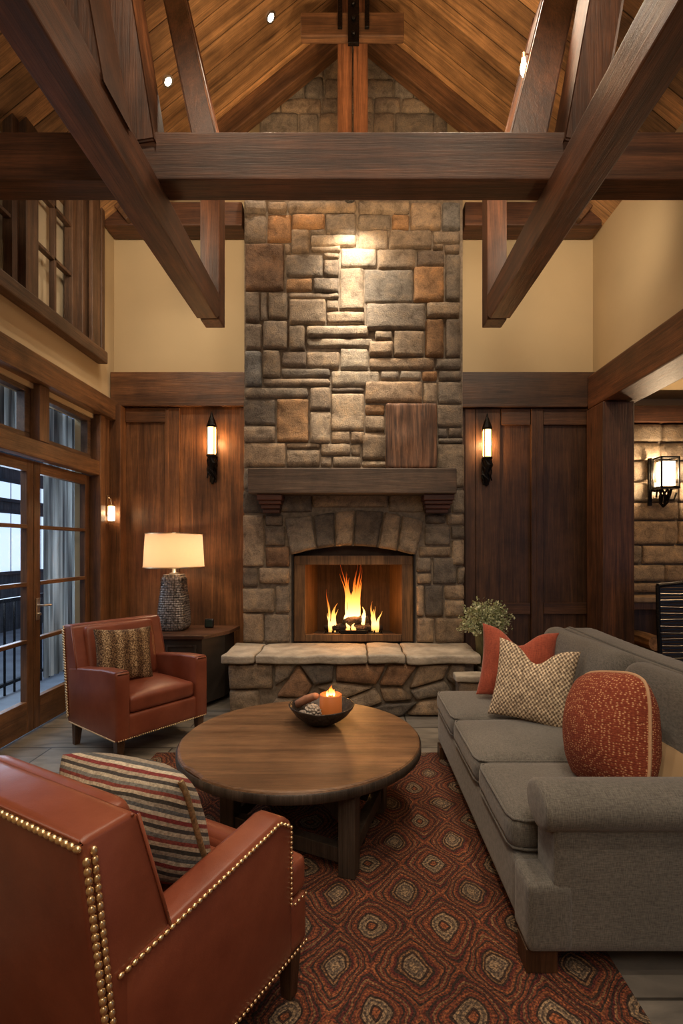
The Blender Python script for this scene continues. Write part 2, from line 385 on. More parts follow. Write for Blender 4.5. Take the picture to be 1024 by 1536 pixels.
def rug_mat():
    m, nt, b = newmat('braided_wool_rug'); b.inputs['Roughness'].default_value = 1
    v = coords(nt); n0 = N(nt, 'ShaderNodeTexNoise', Scale=4.5, Detail=3.0); nt.links.new(v, n0.inputs['Vector'])
    vm = N(nt, 'ShaderNodeVectorMath', operation='MULTIPLY_ADD'); vm.inputs[1].default_value = (.11, .11, 0); nt.links.new(n0.outputs['Color'], vm.inputs[0]); nt.links.new(v, vm.inputs[2])
    sx = nt.nodes.new('ShaderNodeSeparateXYZ'); nt.links.new(vm.outputs[0], sx.inputs[0])
    def cosn(src, period, ph):
        a = N(nt, 'ShaderNodeMath', operation='MULTIPLY_ADD'); a.inputs[1].default_value = 2*PI/period; a.inputs[2].default_value = ph; nt.links.new(src, a.inputs[0])
        c = N(nt, 'ShaderNodeMath', operation='COSINE'); nt.links.new(a.outputs[0], c.inputs[0]); return c.outputs[0]
    def tri(src, period, ph):
        a = N(nt, 'ShaderNodeMath', operation='MULTIPLY_ADD'); a.inputs[1].default_value = 1/period; a.inputs[2].default_value = ph/(2*PI); nt.links.new(src, a.inputs[0])
        p = N(nt, 'ShaderNodeMath', operation='PINGPONG'); p.inputs[1].default_value = .5; nt.links.new(a.outputs[0], p.inputs[0])
        q = N(nt, 'ShaderNodeMath', operation='MULTIPLY_ADD'); q.inputs[1].default_value = -4; q.inputs[2].default_value = 1; nt.links.new(p.outputs[0], q.inputs[0]); return q.outputs[0]
    PX, PY = .29, .38
    def addn(a, b):
        q = N(nt, 'ShaderNodeMath', operation='ADD'); nt.links.new(a, q.inputs[0]); nt.links.new(b, q.inputs[1]); return q.outputs[0]
    tot = addn(addn(cosn(sx.outputs[0], PX, .4), cosn(sx.outputs[1], PY, .9)), addn(tri(sx.outputs[0], PX, .4), tri(sx.outputs[1], PY, .9)))
    nrm = N(nt, 'ShaderNodeMath', operation='MULTIPLY_ADD'); nrm.inputs[1].default_value = .125; nrm.inputs[2].default_value = .5; nt.links.new(tot, nrm.inputs[0])
    dk = (.038, .02, .014); rs = (.135, .035, .018); og = (.21, .07, .03); be = (.22, .155, .10); mr = (.09, .018, .014); gd = (.19, .10, .05); gy = (.11, .08, .06)
    st = [(0, og), (.035, dk), (.06, be), (.10, gy), (.13, be), (.165, dk), (.20, rs), (.235, og), (.27, rs), (.305, dk), (.335, rs), (.37, gd), (.40, mr), (.435, dk), (.465, rs), (.50, og), (.53, dk), (.555, rs), (.59, gd), (.62, rs), (.65, dk), (.68, og), (.72, rs), (.75, mr), (.785, dk), (.82, gd), (.85, dk), (.88, be), (.91, gy), (.95, be)]
    r = ramp(nt, nrm.outputs[0], st, 'CONSTANT')
    n1 = N(nt, 'ShaderNodeTexNoise', Scale=130.0, Detail=2.0); nt.links.new(v, n1.inputs['Vector'])
    r1 = ramp(nt, n1.outputs[0], [(.36, (.35, .32, .3)), (.52, (1, .98, .95)), (.66, (2.0, 1.8, 1.5))])
    n2 = N(nt, 'ShaderNodeTexNoise', Scale=2.2, Detail=3.0); nt.links.new(v, n2.inputs['Vector'])
    r2 = ramp(nt, n2.outputs[0], [(.3, (.7, .66, .62)), (.7, (1.25, 1.25, 1.25))])
    c = mixc(nt, 1, r.outputs[0], r1.outputs[0]); c = mixc(nt, .9, c, r2.outputs[0]); nt.links.new(c, b.inputs['Base Color'])
    rg = N(nt, 'ShaderNodeMath', operation='MULTIPLY'); rg.inputs[1].default_value = 2*PI*27; nt.links.new(nrm.outputs[0], rg.inputs[0])
    sn = N(nt, 'ShaderNodeMath', operation='SINE'); nt.links.new(rg.outputs[0], sn.inputs[0])
    b1 = bump(nt, b, sn.outputs[0], .5, .006); bump(nt, b, n1.outputs[0], .8, .006, b1); return m
def floor_mat():
    m, nt, b = newmat('slate_floor'); v = coords(nt)
    br = N(nt, 'ShaderNodeTexBrick', Scale=1.0); br.inputs['Brick Width'].default_value = .9; br.inputs['Row Height'].default_value = .42
    br.inputs['Mortar Size'].default_value = .006; br.inputs['Color1'].default_value = (.17, .155, .14, 1); br.inputs['Color2'].default_value = (.25, .22, .18, 1); br.inputs['Mortar'].default_value = (.05, .045, .04, 1)
    nt.links.new(v, br.inputs['Vector'])
    n1 = N(nt, 'ShaderNodeTexNoise', Scale=1.0, Detail=6.0, Distortion=.8); nt.links.new(coords(nt, (3, 9, 3)), n1.inputs['Vector'])
    r1 = ramp(nt, n1.outputs[0], [(.3, (.55, .55, .55)), (.7, (1.3, 1.28, 1.22))])
    nt.links.new(mixc(nt, 1, br.outputs[0], r1.outputs[0]), b.inputs['Base Color']); b.inputs['Roughness'].default_value = .38
    bump(nt, b, n1.outputs[0], .2, .01); return m
# ------------------------------------------------------------------ stone builder
def add_stone(bm, lay, quad, y, col, depth=.035, nu=None, seed=0, rnd=.18, toY=True):
    """quad: four (x,z) corners TL,TR,BR,BL on plane y; stone bulges to -y"""
    w_ = (Vector(quad[1])-Vector(quad[0])).length; h_ = (Vector(quad[3])-Vector(quad[0])).length
    nx = max(5, min(14, int(w_/.03))); nz = max(5, min(14, int(h_/.03)))
    edge = min(.02, .28*min(w_, h_))
    jit = random.uniform(.78, 1.22); wj = random.uniform(-.05, .05); cc = (COL[col][0]*jit*(1+wj), COL[col][1]*jit, COL[col][2]*jit*(1-wj))
    off = random.uniform(-.010, .014)
    sd = Vector((random.random()*50, random.random()*50, random.random()*50))
    grid = []
    for j in range(nz+1):
        row = []
        for i in range(nx+1):
            a = .5-.5*math.cos(PI*i/nx); c = .5-.5*math.cos(PI*j/nz)
            top = Vector(quad[0]).lerp(Vector(quad[1]), a); bot = Vector(quad[3]).lerp(Vector(quad[2]), a)
            p = top.lerp(bot, c)
            dx = min(a, 1-a)*w_; dz = min(c, 1-c)*h_
            # pull corner verts inwards -> rounded outline
            ctr = (Vector(quad[0])+Vector(quad[2]))/2
            cr = max(0, 1-dx/edge)*max(0, 1-dz/edge)
            p = p.lerp(ctr, cr*.32*edge/max(.05, min(w_, h_)))
            e = min(1, min(dx, dz)/edge)
            prof = math.sqrt(max(0, 1-(1-e)**2))
            nn = noise.noise(Vector((p.x*7, p.y*7, 0))+sd)*.014+noise.noise(Vector((p.x*26, p.y*26, 3))+sd)*.009
            ed = noise.noise_vector(Vector((p.x*14, p.y*14, 1))+sd)*.007
            row.append(bm.verts.new((p.x+ed.x*(1-e), y+.012-prof*(depth+off+nn)-.001, p.y+ed.y*(1-e))))
        grid.append(row)
    fs = []
    for j in range(nz):
        for i in range(nx): fs.append(bm.faces.new((grid[j][i], grid[j][i+1], grid[j+1][i+1], grid[j+1][i])))
    # rim back into the mortar
    for f in fs:
        for l in f.loops: l[lay] = (*cc, 1)
def stone_obj(name, quads, y, parent, depth=.035, mat=None):
    bm = NB(); lay = bm.loops.layers.float_color.new('tint')
    for q, c in quads: add_stone(bm, lay, q, y, c, depth)
    o = obj(name, bm, mat or M_stone, parent, True); return o
def pq(pts, D): return [((p[0]-530)*D/F, 1.5-(p[1]-820)*D/F) for p in pts]
def rq(x0, y0, x1, y1, g=1.0): return [(x0+g, y0+g), (x1-g, y0+g), (x1-g, y1-g), (x0+g, y1-g)]
# ------------------------------------------------------------------ structure
XL, XR, YB, YF = -2.55, 2.55, 5.4, -2.6
APEX, SL = 6.88, .82
EAVE = APEX-SL*2.55
struct('floor', box(-2.75, 6.0, YF-.2, 7.6, -.12, 0), floor_mat())
# left wall, cut by the door run (y 3.0..4.97, z 0..2.76) and the high windows (y 1.4..4.62, z 3.5..4.8)
def plate(bm, x0, x1, y0, y1, z0, z1): add_box(bm, x0, x1, y0, y1, z0, z1)
bm = NB()
plate(bm, XL-.2, XL, YF, 1.2, 0, EAVE+.2); plate(bm, XL-.2, XL, 1.2, 5.0, 2.76, 3.42); plate(bm, XL-.2, XL, 5.0, YB+.2, 0, EAVE+.2)
plate(bm, XL-.2, XL, 1.2, 5.0, 4.92, EAVE+.2); plate(bm, XL-.2, XL, 1.2, 3.2, 0, 2.76)
struct('wall_left', bm, M_cream)
bm = NB()
plate(bm, XR, XR+.22, YF, YB+.2, 2.95, EAVE+.2); plate(bm, XR, XR+.22, YF, .2, 0, 2.95); plate(bm, XR, XR+.22, 5.30, YB+.2, 0, 2.95)
struct('wall_right', bm, M_cream)
bm = NB()
for s in (-1, 1):
    add_prism(bm, [(s*.98, 0), (s*2.75, 0), (s*2.75, EAVE-.1), (s*.98, APEX-SL*.98+.1)], 'y', YB, YB+.2)
add_prism(bm, [(-.98, 1.7), (.98, 1.7), (.98, APEX-SL*.98+.05), (0, APEX+.05), (-.98, APEX-SL*.98+.05)], 'y', YB, YB+.2)
struct('wall_back', bm, M_cream)
bm = NB(); add_prism(bm, [(-2.75, 0), (2.75, 0), (2.75, EAVE), (0, APEX+.1), (-2.75, EAVE)], 'y', YF-.2, YF)
struct('wall_front', bm, M_cream)
# sloped board ceiling: boards run from the eaves up to the ridge
for nm, sg in (('ceiling', -1), ('ceiling', 1)):
    bm = NB(); L = math.hypot(2.75, 2.75*SL); bw = .2; y = -2.8
    while y < YB+.15:
        add_box(bm, .0, L, y+.002, y+bw-.002, 0, .03, .004); y += bw
    add_box(bm, 0, L, -2.8, YB+.2, .031, .11)
    o = struct(nm, bm, M_ceilL)
    ang = math.atan(SL)
    if sg > 0: o.location = (0, 0, APEX); o.rotation_euler = (0, ang, 0)
    else:
        o.location = (0, 0, APEX)
        for v in o.data.vertices: v.co.x *= -1
        o.data.flip_normals(); o.rotation_euler = (0, -ang, 0)
# back wall timber plate and panelled bands
for s in (-1, 1):
    x0, x1 = (XL+.02, -1.13) if s < 0 else (1.13, 2.52)
    o = obj('wall_plate_beam', box(x0, x1, 5.14, 5.38, 4.76, 5.0, .012), M_beamx)
    tag(o, 'dark horizontal timber high on the back wall %s of the chimney' % ('left' if s < 0 else 'right'), 'beam')
struct('trim_1', box(XL+.005, -1.12, 5.30, 5.398, 2.985, 3.33, .008), M_panelx)
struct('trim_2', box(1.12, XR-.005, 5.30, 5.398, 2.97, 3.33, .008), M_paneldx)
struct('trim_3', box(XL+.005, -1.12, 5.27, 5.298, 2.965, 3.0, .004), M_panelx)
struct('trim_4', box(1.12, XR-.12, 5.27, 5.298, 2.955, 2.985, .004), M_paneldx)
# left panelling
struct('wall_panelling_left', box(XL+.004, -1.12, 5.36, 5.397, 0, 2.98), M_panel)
bm = NB()
def X(px, D=5.35): return (px-530)*D/F
def Z(py, D=5.35): return 1.5-(py-820)*D/F
add_box(bm, XL+.006, X(189), 5.22, 5.357, 0, 2.96, .006); add_box(bm, X(250), X(270), 5.325, 5.357, 0, 2.96, .005)
add_box(bm, X(364)-.03, X(364)+.05, 5.325, 5.357, 0, 2.96, .004); add_box(bm, X(249), X(254), 5.315, 5.325, 0, 2.94, .004)
struct('trim_5', bm, M_panel)
bm = NB(); add_box(bm, X(189)+.002, X(250)-.002, 5.33, 5.357, Z(634), 2.96, .005); add_box(bm, X(189)+.002, X(250)-.002, 5.33, 5.357, 0, .25, .005)
add_box(bm, X(271), X(364)-.032, 5.33, 5.357, 0, .25, .005)
struct('trim_6', bm, M_panelx)
# right panelling
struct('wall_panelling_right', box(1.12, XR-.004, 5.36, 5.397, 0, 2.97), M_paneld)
bm = NB()
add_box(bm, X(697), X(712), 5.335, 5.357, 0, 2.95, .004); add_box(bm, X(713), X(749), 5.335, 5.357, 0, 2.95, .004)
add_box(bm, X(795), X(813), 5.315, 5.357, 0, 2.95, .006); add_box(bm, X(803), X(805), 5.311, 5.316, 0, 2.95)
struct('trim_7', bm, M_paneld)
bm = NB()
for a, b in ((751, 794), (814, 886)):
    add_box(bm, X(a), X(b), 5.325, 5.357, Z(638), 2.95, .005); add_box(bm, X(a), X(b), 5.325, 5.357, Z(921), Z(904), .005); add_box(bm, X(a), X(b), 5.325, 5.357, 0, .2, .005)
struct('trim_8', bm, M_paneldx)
# right side: big timber lintel over the opening and post
o = obj('lintel_beam', box(2.44, 2.80, -1.5, 5.29, 2.93, 3.27, .015), M_beamy); tag(o, 'long dark timber beam over the opening on the right wall', 'beam')
o = obj('timber_post', box(2.43, 2.74, 4.94, 5.29, 0, 2.92, .012), M_beamz); tag(o, 'square dark timber post carrying the beam on the right', 'post')
# right side room
struct('wall_right_alcove', box(6.0, 6.2, 2.0, 7.6, 0, 3.45), M_cream)
struct('wall_back_alcove', box(2.78, 6.0, 6.35, 6.5, 0, 3.45), M_cream)
struct('wall_side_alcove', box(2.58, 2.77, 5.61, 6.5, 0, 3.45), M_cream)
struct('ceiling_alcove', box(2.78, 6.0, -.2, 6.5, 3.35, 3.45), M_cream)
o = obj('header_beam', box(2.79, 5.9, 5.95, 6.15, 2.97, 3.16, .01), M_beamx); tag(o, 'dark timber header above the stone wall in the side room', 'beam')
alc = thing('stone_alcove_wall', 'rough long-block stone wall behind the lantern in the side room', 'stone wall', (0, 0, 0))
obj('mortar_backing', box(2.79, 5.6, 6.06, 6.3, 0, 2.96), M_mortar, alc)
quads = []; z = .95
for hh in (.13, .21, .23, .29, .22, .24, .25, .22, .22):
    x = 2.8-random.random()*.4
    while x < 5.5:
        w_ = random.uniform(.6, 1.3) if hh > .2 else random.uniform(.45, .8)
        quads.append(([(max(2.8, x)+.006, min(z+hh, 2.96)-.005), (x+w_-.006, min(z+hh, 2.96)-.005), (x+w_-.006, z+.005), (max(2.8, x)+.006, z+.005)], random.choice('ttlgt')))
        x += w_
    z += hh
stone_obj('stone_facing', quads, 6.055, alc, .075)
led = thing('stone_ledge_shelf', 'stone-topped timber log niche below the lantern in the side room', 'shelf', (0, 0, 0))
obj('shelf_top', rough(soft(2.79, 4.6, 5.75, 6.05, .86, .93, .02), .008, 8), plain('ledge_stone', (.28, .2, .13), .8, 0, 12, .3, .5, 60, .01), led)
bm = NB(); add_box(bm, 2.80, 2.87, 5.78, 5.86, 0, .86, .006); add_box(bm, 3.60, 3.67, 5.78, 5.86, 0, .86, .006); add_box(bm, 2.87, 3.6, 5.80, 5.84, .78, .86, .004)
obj('frame', bm, M_door, led); obj('back_panel', box(2.80, 4.5, 6.00, 6.045, 0, .86), M_paneld, led)
M_log = wood('split_log', (.30, .17, .085), 'y', .8, .5, False)
lx = [(3.10, .09, .10), (3.30, .10, .105), (3.50, .09, .095), (3.2, .27, .095), (3.40, .27, .10), (3.31, .44, .09)]
for i, (x, z, r) in enumerate(lx):
    bm = NB(); add_tube(bm, [(x, 5.55, z), (x+.01, 5.75, z), (x, 5.96, z)], [r*.93, r*.97, r*.92], 9)
    o = obj('firewood_log', rough(bm, .012, 9, i), M_log)
    tag(o, 'split firewood log stacked in the niche of the side room', 'log', 'firewood logs in the side-room niche')
# ------------------------------------------------------------------ roof timbers
for s, sd in ((-1, 'left'), (1, 'right')):
    bm = NB(); x0, x1 = (-1.31, -1.14) if s < 0 else (1.14, 1.31)
    add_prism(bm, [(-1.2, 3.41), (4.24, 3.41), (4.32, 3.47), (4.32, 3.65), (-1.2, 3.65)], 'x', x0, x1, .01)
    tag(obj('longitudinal_beam', bm, M_beamy), 'heavy timber running towards the fireplace under the cross beam, on the %s' % sd, 'beam')
    bm = box(min(s*1.14, s*1.31), max(s*1.14, s*1.31), 4.325, 4.50, 3.44, 4.98, .01)
    tag(obj('hanging_post', bm, M_beamz), 'upright timber hanging at the far end of the %s lengthwise beam' % sd, 'post')
    bm = beam((1.013, 3.13, 3.86), (1.47, 3.68, 5.50), .20, .30, (0, 1, 0)) if s > 0 else beam((-.865, 3.09, 3.86), (-1.32, 3.68, 5.62), .13, .20, (0, 1, 0))
    tag(obj('raking_strut', bm, M_beamz), 'inner leaning strut rising from the cross beam to the roof, %s side' % sd, 'strut')
    xa, xb = (1.34, 1.60) if s > 0 else (1.27, 1.50)
    bm = beam((s*(xa-.015), 3.07, 3.86), (s*xb, 3.07, 5.42), .20, .24, (0, 1, 0))
    tag(obj('raking_strut', bm, M_beamz), 'outer leaning timber strut standing on the cross beam, %s side' % sd, 'strut')
    # rafter on the gable: built level, then turned to the slope so the grain follows it
    ang = math.atan(SL); Lr = 3.1
    bm = box(.0, Lr, 5.06, 5.20, -.19, -.003, .01)
    o = obj('gable_rafter', bm, M_rake); o.location = (0, 0, APEX)
    if s > 0: o.rotation_euler = (0, ang, 0)
    else: o.rotation_euler = (0, ang, PI); o.location = (0, 10.26, APEX)
    tag(o, 'sloping timber rafter against the gable, %s of the ridge' % sd, 'rafter')
bm = beam((-1.235, 2.43, 3.59), (-1.58, 2.43, 5.56), .22, .27, (0, 1, 0))
tag(obj('raking_strut', bm, M_beamz), 'leaning timber strut rising off the left lengthwise beam at the top edge', 'strut')
bm = box(-2.54, 2.54, 2.97, 3.155, 3.652, 3.935, .014, 3)
bm2 = bmesh.new(); 
tag(obj('tie_beam', bm, M_beamx), 'massive horizontal timber cross beam spanning the whole room', 'beam')
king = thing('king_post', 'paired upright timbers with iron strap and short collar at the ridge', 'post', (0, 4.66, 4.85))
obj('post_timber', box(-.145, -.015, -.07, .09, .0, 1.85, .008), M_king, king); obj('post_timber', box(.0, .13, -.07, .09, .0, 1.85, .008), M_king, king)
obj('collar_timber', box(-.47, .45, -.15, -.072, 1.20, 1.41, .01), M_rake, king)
bm = NB(); add_box(bm, -.05, .05, -.19, -.152, 1.1, 2.0, .004); add_box(bm, -.14, -.10, -.18, -.152, 1.25, 2.0, .004); add_box(bm, .10, .14, -.18, -.152, 1.25, 2.0, .004)
for k in range(6): add_ball(bm, (0, -.195, 1.18+.13*k), .022)
obj('iron_strap', bm, M_iron, king)
sp = thing('spotlight', 'small black spotlight fixed above the chimney stones', 'light', (-.035, 4.62, 4.66))
obj('housing', lathe([(.045, 0), (.05, .02), (.05, .13), (.03, .16)], 20, 0, 0), M_iron, sp)
obj('mount', box(-.02, .02, -.02, .02, .16, .2), M_iron, sp)
nvec = Vector((-SL, 0, 1)).normalized()
for i, (a, b) in enumerate((((405, 25)), ((251, 121)))):
    dx, dz = (a-530)/F, (820-b)/F; D = (APEX-1.5)/(dz-SL*dx); p = Vector((dx*D, D, 1.5+dz*D))
    t = thing('ceiling_downlight', ('lit recessed downlight nearer the ridge' if i == 0 else 'lit recessed downlight lower on the left slope'), 'light', p)
    t.rotation_euler = (0, math.atan(-SL), 0)
    obj('trim_ring', lathe([(.035, -.012), (.052, -.012), (.055, .0), (.035, .0)], 24, close=False), M_silver, t)
    bm = lathe([(.0005, -.012), (.034, -.010), (.034, 0), (.0005, 0)], 24); obj('lens', bm, M_down, t)
t = thing('candle_bulb', 'small bare candle bulb glowing on the right inner leaning strut', 'light', (1.10, 3.28, 4.66))
obj('bulb_glass', lathe([(.006, -.12), (.018, -.09), (.022, -.06), (.012, -.015), (.01, 0)], 14), M_bulb, t, True)
obj('bulb_holder', add_tube(lathe([(.014, 0), (.014, .03), (.005, .04)], 12), [(0, 0, .035), (.04, .02, .045), (.09, .05, .03)], .005, 6), M_gold, t)
# ------------------------------------------------------------------ left wall doors & windows
struct('trim_9', box(XL-.02, XL+.10, 1.2, 5.36, 2.80, 3.0, .01), M_doory)          # header board
struct('trim_10', box(XL-.03, XL+.06, 1.2, 5.02, 2.20, 2.34, .008), M_doory)       # transom rail
bm = NB(); add_box(bm, XL-.12, XL+.07, 4.972, 5.07, 0, 2.798, .008); add_box(bm, XL+.001, XL+.05, 5.075, 5.20, 0, 2.798, .006); struct('trim_11', bm, M_door)
bm = NB(); add_box(bm, XL-.10, XL+.05, 4.04, 4.17, 2.345, 2.798, .006); add_box(bm, XL-.1, XL+.05, 3.2, 3.24, 0, 2.798, .006); struct('trim_12', bm, M_door)
wn = 0
for (y0, y1) in ((3.245, 4.035), (4.175, 4.97)):
    wn += 1
    bm = NB()
    add_box(bm, XL-.09, XL-.02, y0+.004, y1-.004, 2.345, 2.40, .005); add_box(bm, XL-.09, XL-.02, y0+.004, y1-.004, 2.72, 2.795, .005)
    add_box(bm, XL-.09, XL-.02, y0+.004, y0+.06, 2.4, 2.72, .005); add_box(bm, XL-.09, XL-.02, y1-.07, y1-.004, 2.4, 2.72, .005)
    f = struct('window_%d' % wn, bm, M_winy); obj('window_pane', box(XL-.062, XL-.056, y0+.06, y1-.07, 2.4, 2.72), M_glass, f)
def french(n, y0, y1, hand):
    x0, x1 = XL-.09, XL-.035
    bm = NB()
    st = .085
    add_box(bm, x0, x1, y0+.003, y0+st, .02, 2.195, .006); add_box(bm, x0, x1, y1-st, y1-.003, .02, 2.195, .006)
    d = struct('door_%d' % n, bm, M_door)
    bm = NB(); add_box(bm, x0+.001, x1-.001, y0+st, y1-st, 2.10, 2.194, .004); add_box(bm, x0+.001, x1-.001, y0+st, y1-st, .02, .27, .005)
    obj('door_rail', bm, M_doory, d)
    bm = NB()
    for z in (.745, 1.20, 1.66): add_box(bm, x0+.008, x1+.004, y0+st, y1-st, z-.016, z+.016, .005)
    obj('muntin', bm, M_doory, d)
    obj('door_pane', box(XL-.066, XL-.060, y0+st, y1-st, .27, 2.10), M_glass, d)
    if hand:
        bm = NB(); add_box(bm, x1, x1+.01, y0+.02, y0+.065, .90, 1.08, .004); add_tube(bm, [(x1+.01, y0+.042, 1.02), (x1+.055, y0+.042, 1.02), (x1+.06, y0+.13, 1.015)], .009, 8)
        add_tube(bm, [(x1+.01, y0+.042, .95), (x1+.03, y0+.042, .95)], .012, 8)
        obj('door_handle', bm, M_silver, d)
french(1, 3.245, 4.10, False); french(2, 4.10, 4.97, True)
# high windows
def highwin(n, y0, y1, z0, z1):
    bm = NB()
    add_box(bm, XL-.10, XL-.02, y0, y1, z0, z0+.07, .006); add_box(bm, XL-.10, XL-.02, y0, y1, z1-.07, z1, .006)
    add_box(bm, XL-.099, XL-.021, y0+.001, y0+.08, z0+.07, z1-.07, .006); add_box(bm, XL-.099, XL-.021, y1-.08, y1-.001, z0+.07, z1-.07, .006)
    ym = (y0+y1)/2
    add_box(bm, XL-.08, XL-.03, ym-.014, ym+.014, z0+.07, z1-.07, .003)
    for z in (z0+.55, z0+1.0): add_box(bm, XL-.08, XL-.03, y0+.08, y1-.08, z-.014, z+.014, .003)
    f = struct('window_%d' % n, bm, M_winz)
    obj('window_pane', box(XL-.063, XL-.057, y0+.08, y1-.08, z0+.07, z1-.07), M_glass, f)
highwin(3, 4.06, 4.72, 3.44, 4.90); highwin(4, 3.16, 3.90, 3.44, 4.90); highwin(5, 2.2, 2.92, 3.44, 4.90); highwin(6, 1.3, 1.96, 3.44, 4.9)
bm = NB()
for y0, y1 in ((4.72, 4.99), (3.90, 4.06), (2.92, 3.16), (1.96, 2.2)):
    add_box(bm, XL-.10, XL+.03, y0+.002, y1-.002, 3.44, 4.90, .008)
    if y0 > 4.5: add_box(bm, XL+.05, XL+.09, y0+.06, y1-.06, 3.44, 4.90, .008)
struct('trim_13', bm, M_winz)
bm = NB(); add_box(bm, XL+.001, XL+.10, 1.2, 5.06, 3.32, 3.438, .012); add_box(bm, XL+.001, XL+.10, 1.2, 5.06, 4.902, 4.99, .012); struct('trim_14', bm, M_winy)
struct('trim_15', box(XL+.001, XL+.07, 5.0, 5.06, 3.44, 4.9, .01), M_winz)
M_shade = plain('cream_shade', (.55, .45, .30), .9, 0, 3, .05)
for i, (y0, y1) in enumerate(((4.06, 4.72), (3.16, 3.90), (2.2, 2.92), (1.3, 1.96))):
    o = obj('roller_shade', box(XL-.15, XL-.145, y0-.03, y1+.10, 3.46, 4.89), M_shade)
    tag(o, 'cream roller shade behind the %s high window' % ('nearest the chimney', 'second', 'third', 'fourth')[i] if i == 0 else 'cream roller shade behind the %s high window from the chimney' % ('', 'second', 'third', 'fourth')[i], 'shade', None)
# exterior beyond the doors
M_patio = plain('patio_stone', (.30, .32, .35), .6, 0, 3, .25, .3, 30)
struct('floor_patio', box(-9, -2.76, -1, 11, -.12, -.02), M_patio)
M_ext = wood('exterior_siding', (.10, .10, .105), 'z', .7, .4, False)
hs = thing('neighbouring_building', 'grey building with lit bluish windows beyond the glass doors', 'building', (-6.2, 7, 0))
obj('building_wall', box(-.2, 0, -5.5, 3.8, -.02, 4.6), M_ext, hs)
M_litwin = emit('lit_window', (.62, .78, 1.0), 1.1)
for y in (-1.2, .1, 1.4, 2.6):
    for z0, z1 in ((1.0, 2.15), (2.3, 2.7)):
        f = obj('window', box(0, .05, y, y+1.05, z0, z1, .01), M_black, hs)
        bm = NB()
        for k in range(3): add_box(bm, .05, .06, y+.05+k*.33, y+.34+k*.33, z0+.06, z1-.06)
        obj('pane', bm, M_litwin, f)
rl = thing('porch_railing', 'dark metal railing with thin uprights outside the glass doors', 'railing', (-3.55, 5.2, 0))
bm = NB(); add_box(bm, -.025, .025, -2.5, 2.6, .93, .97); add_box(bm, -.02, .02, -2.5, 2.6, .08, .11); obj('rail', bm, M_iron, rl)
bm = NB()
for k in range(34): add_box(bm, -.008, .008, -2.45+k*.15, -2.434+k*.15, -.02, .93)
obj('balusters', bm, M_iron, rl)
# curtain of vertical strips outside second door and transoms

def curtain_mat():
    m, nt, b = newmat('grey_sheer_curtain'); nt.nodes.remove(b); out = nt.nodes['Material Output']
    n = N(nt, 'ShaderNodeTexNoise', Scale=1.0, Detail=3.0); nt.links.new(coords(nt, (1, 34, .7)), n.inputs['Vector'])
    r = ramp(nt, n.outputs[0], [(.35, (.10, .10, .10)), (.5, (.35, .35, .33)), (.65, (.75, .74, .70))])
    d = nt.nodes.new('ShaderNodeBsdfDiffuse'); t = nt.nodes.new('ShaderNodeBsdfTranslucent'); nt.links.new(r.outputs[0], d.inputs[0]); nt.links.new(r.outputs[0], t.inputs[0])
    mx = nt.nodes.new('ShaderNodeMixShader'); mx.inputs[0].default_value = .6; nt.links.new(d.outputs[0], mx.inputs[1]); nt.links.new(t.outputs[0], mx.inputs[2]); nt.links.new(mx.outputs[0], out.inputs[0]); return m
M_cur = curtain_mat()
def curtain(y0, y1, z0, z1, lab):
    bm = NB(); n = 70; prev = None
    for i in range(n+1):
        y = y0+(y1-y0)*i/n; x = -2.82+.03*math.sin(i*1.15)+.012*math.sin(i*2.7)
        cur = [bm.verts.new((x, y, z0)), bm.verts.new((x, y, z1))]
        if prev: bm.faces.new((prev[0], cur[0], cur[1], prev[1]))
        prev = cur
    bmesh.ops.solidify(bm, geom=bm.faces[:], thickness=.004)
    tag(obj('curtain', bm, M_cur), lab, 'curtain')
curtain(4.62, 5.6, .3, 2.78, 'grey pleated curtain behind the glass door nearest the corner')
curtain(3.9, 4.5, 2.3, 2.8, 'short grey pleated curtain behind the transom windows')
# small lantern on left wall
t = thing('small_wall_light', 'tiny brass wall light with glowing glass beside the glass doors', 'light', (-2.49, 5.14, 1.86))
obj('glass', lathe([(.028, -.10), (.032, -.09), (.032, .04), (.028, .05)], 14, .035, 0), M_creamglow, t)
bm = NB(); add_box(bm, -.008, .01, -.02, .02, -.05, .16, .003); add_lathe(bm, [(.036, .05), (.036, .062), (.01, .07)], 14, .035, 0); add_tube(bm, [(0, 0, .14), (.03, 0, .12), (.035, 0, .07)], .005, 6); add_lathe(bm, [(.034, -.11), (.034, -.10)], 14, .035, 0)
obj('bracket', bm, M_gold, t)
# ------------------------------------------------------------------ fireplace
fp = thing('stone_fireplace', 'tall natural stone fireplace and chimney with a raised hearth', 'fireplace', (0, 0, 0))
DC = 5.0
# backing with an arched opening
ox0, ox1, oz0 = X(437, DC), X(623, DC), .55
arch = []
zs, zc = Z(832, DC), Z(819, DC)
for i in range(17):
    u = i/16; arch.append((ox0+(ox1-ox0)*u, zs+(zc-zs)*(1-(2*u-1)**2)))
cx0, cx1 = X(366, DC), X(694, DC)
bm = NB()
add_box(bm, cx0, ox0, DC+.012, YB-.01, 0, 5.25); add_box(bm, ox1, cx1, DC+.012, YB-.01, 0, 5.25)
add_prism(bm, arch+[(ox1, 5.25), (ox0, 5.25)], 'y', DC+.012, YB-.01)
add_box(bm, ox0, ox1, DC+.012, DC+.9, 0, .52)
add_box(bm, -.975, .975, 5.262, YB-.01, 5.25, APEX-SL*.975)
add_prism(bm, [(-.975, APEX-SL*.975), (.975, APEX-SL*.975), (0, APEX)], 'y', 5.262, YB-.01)
obj('chimney_core', bm, M_mortar, fp)
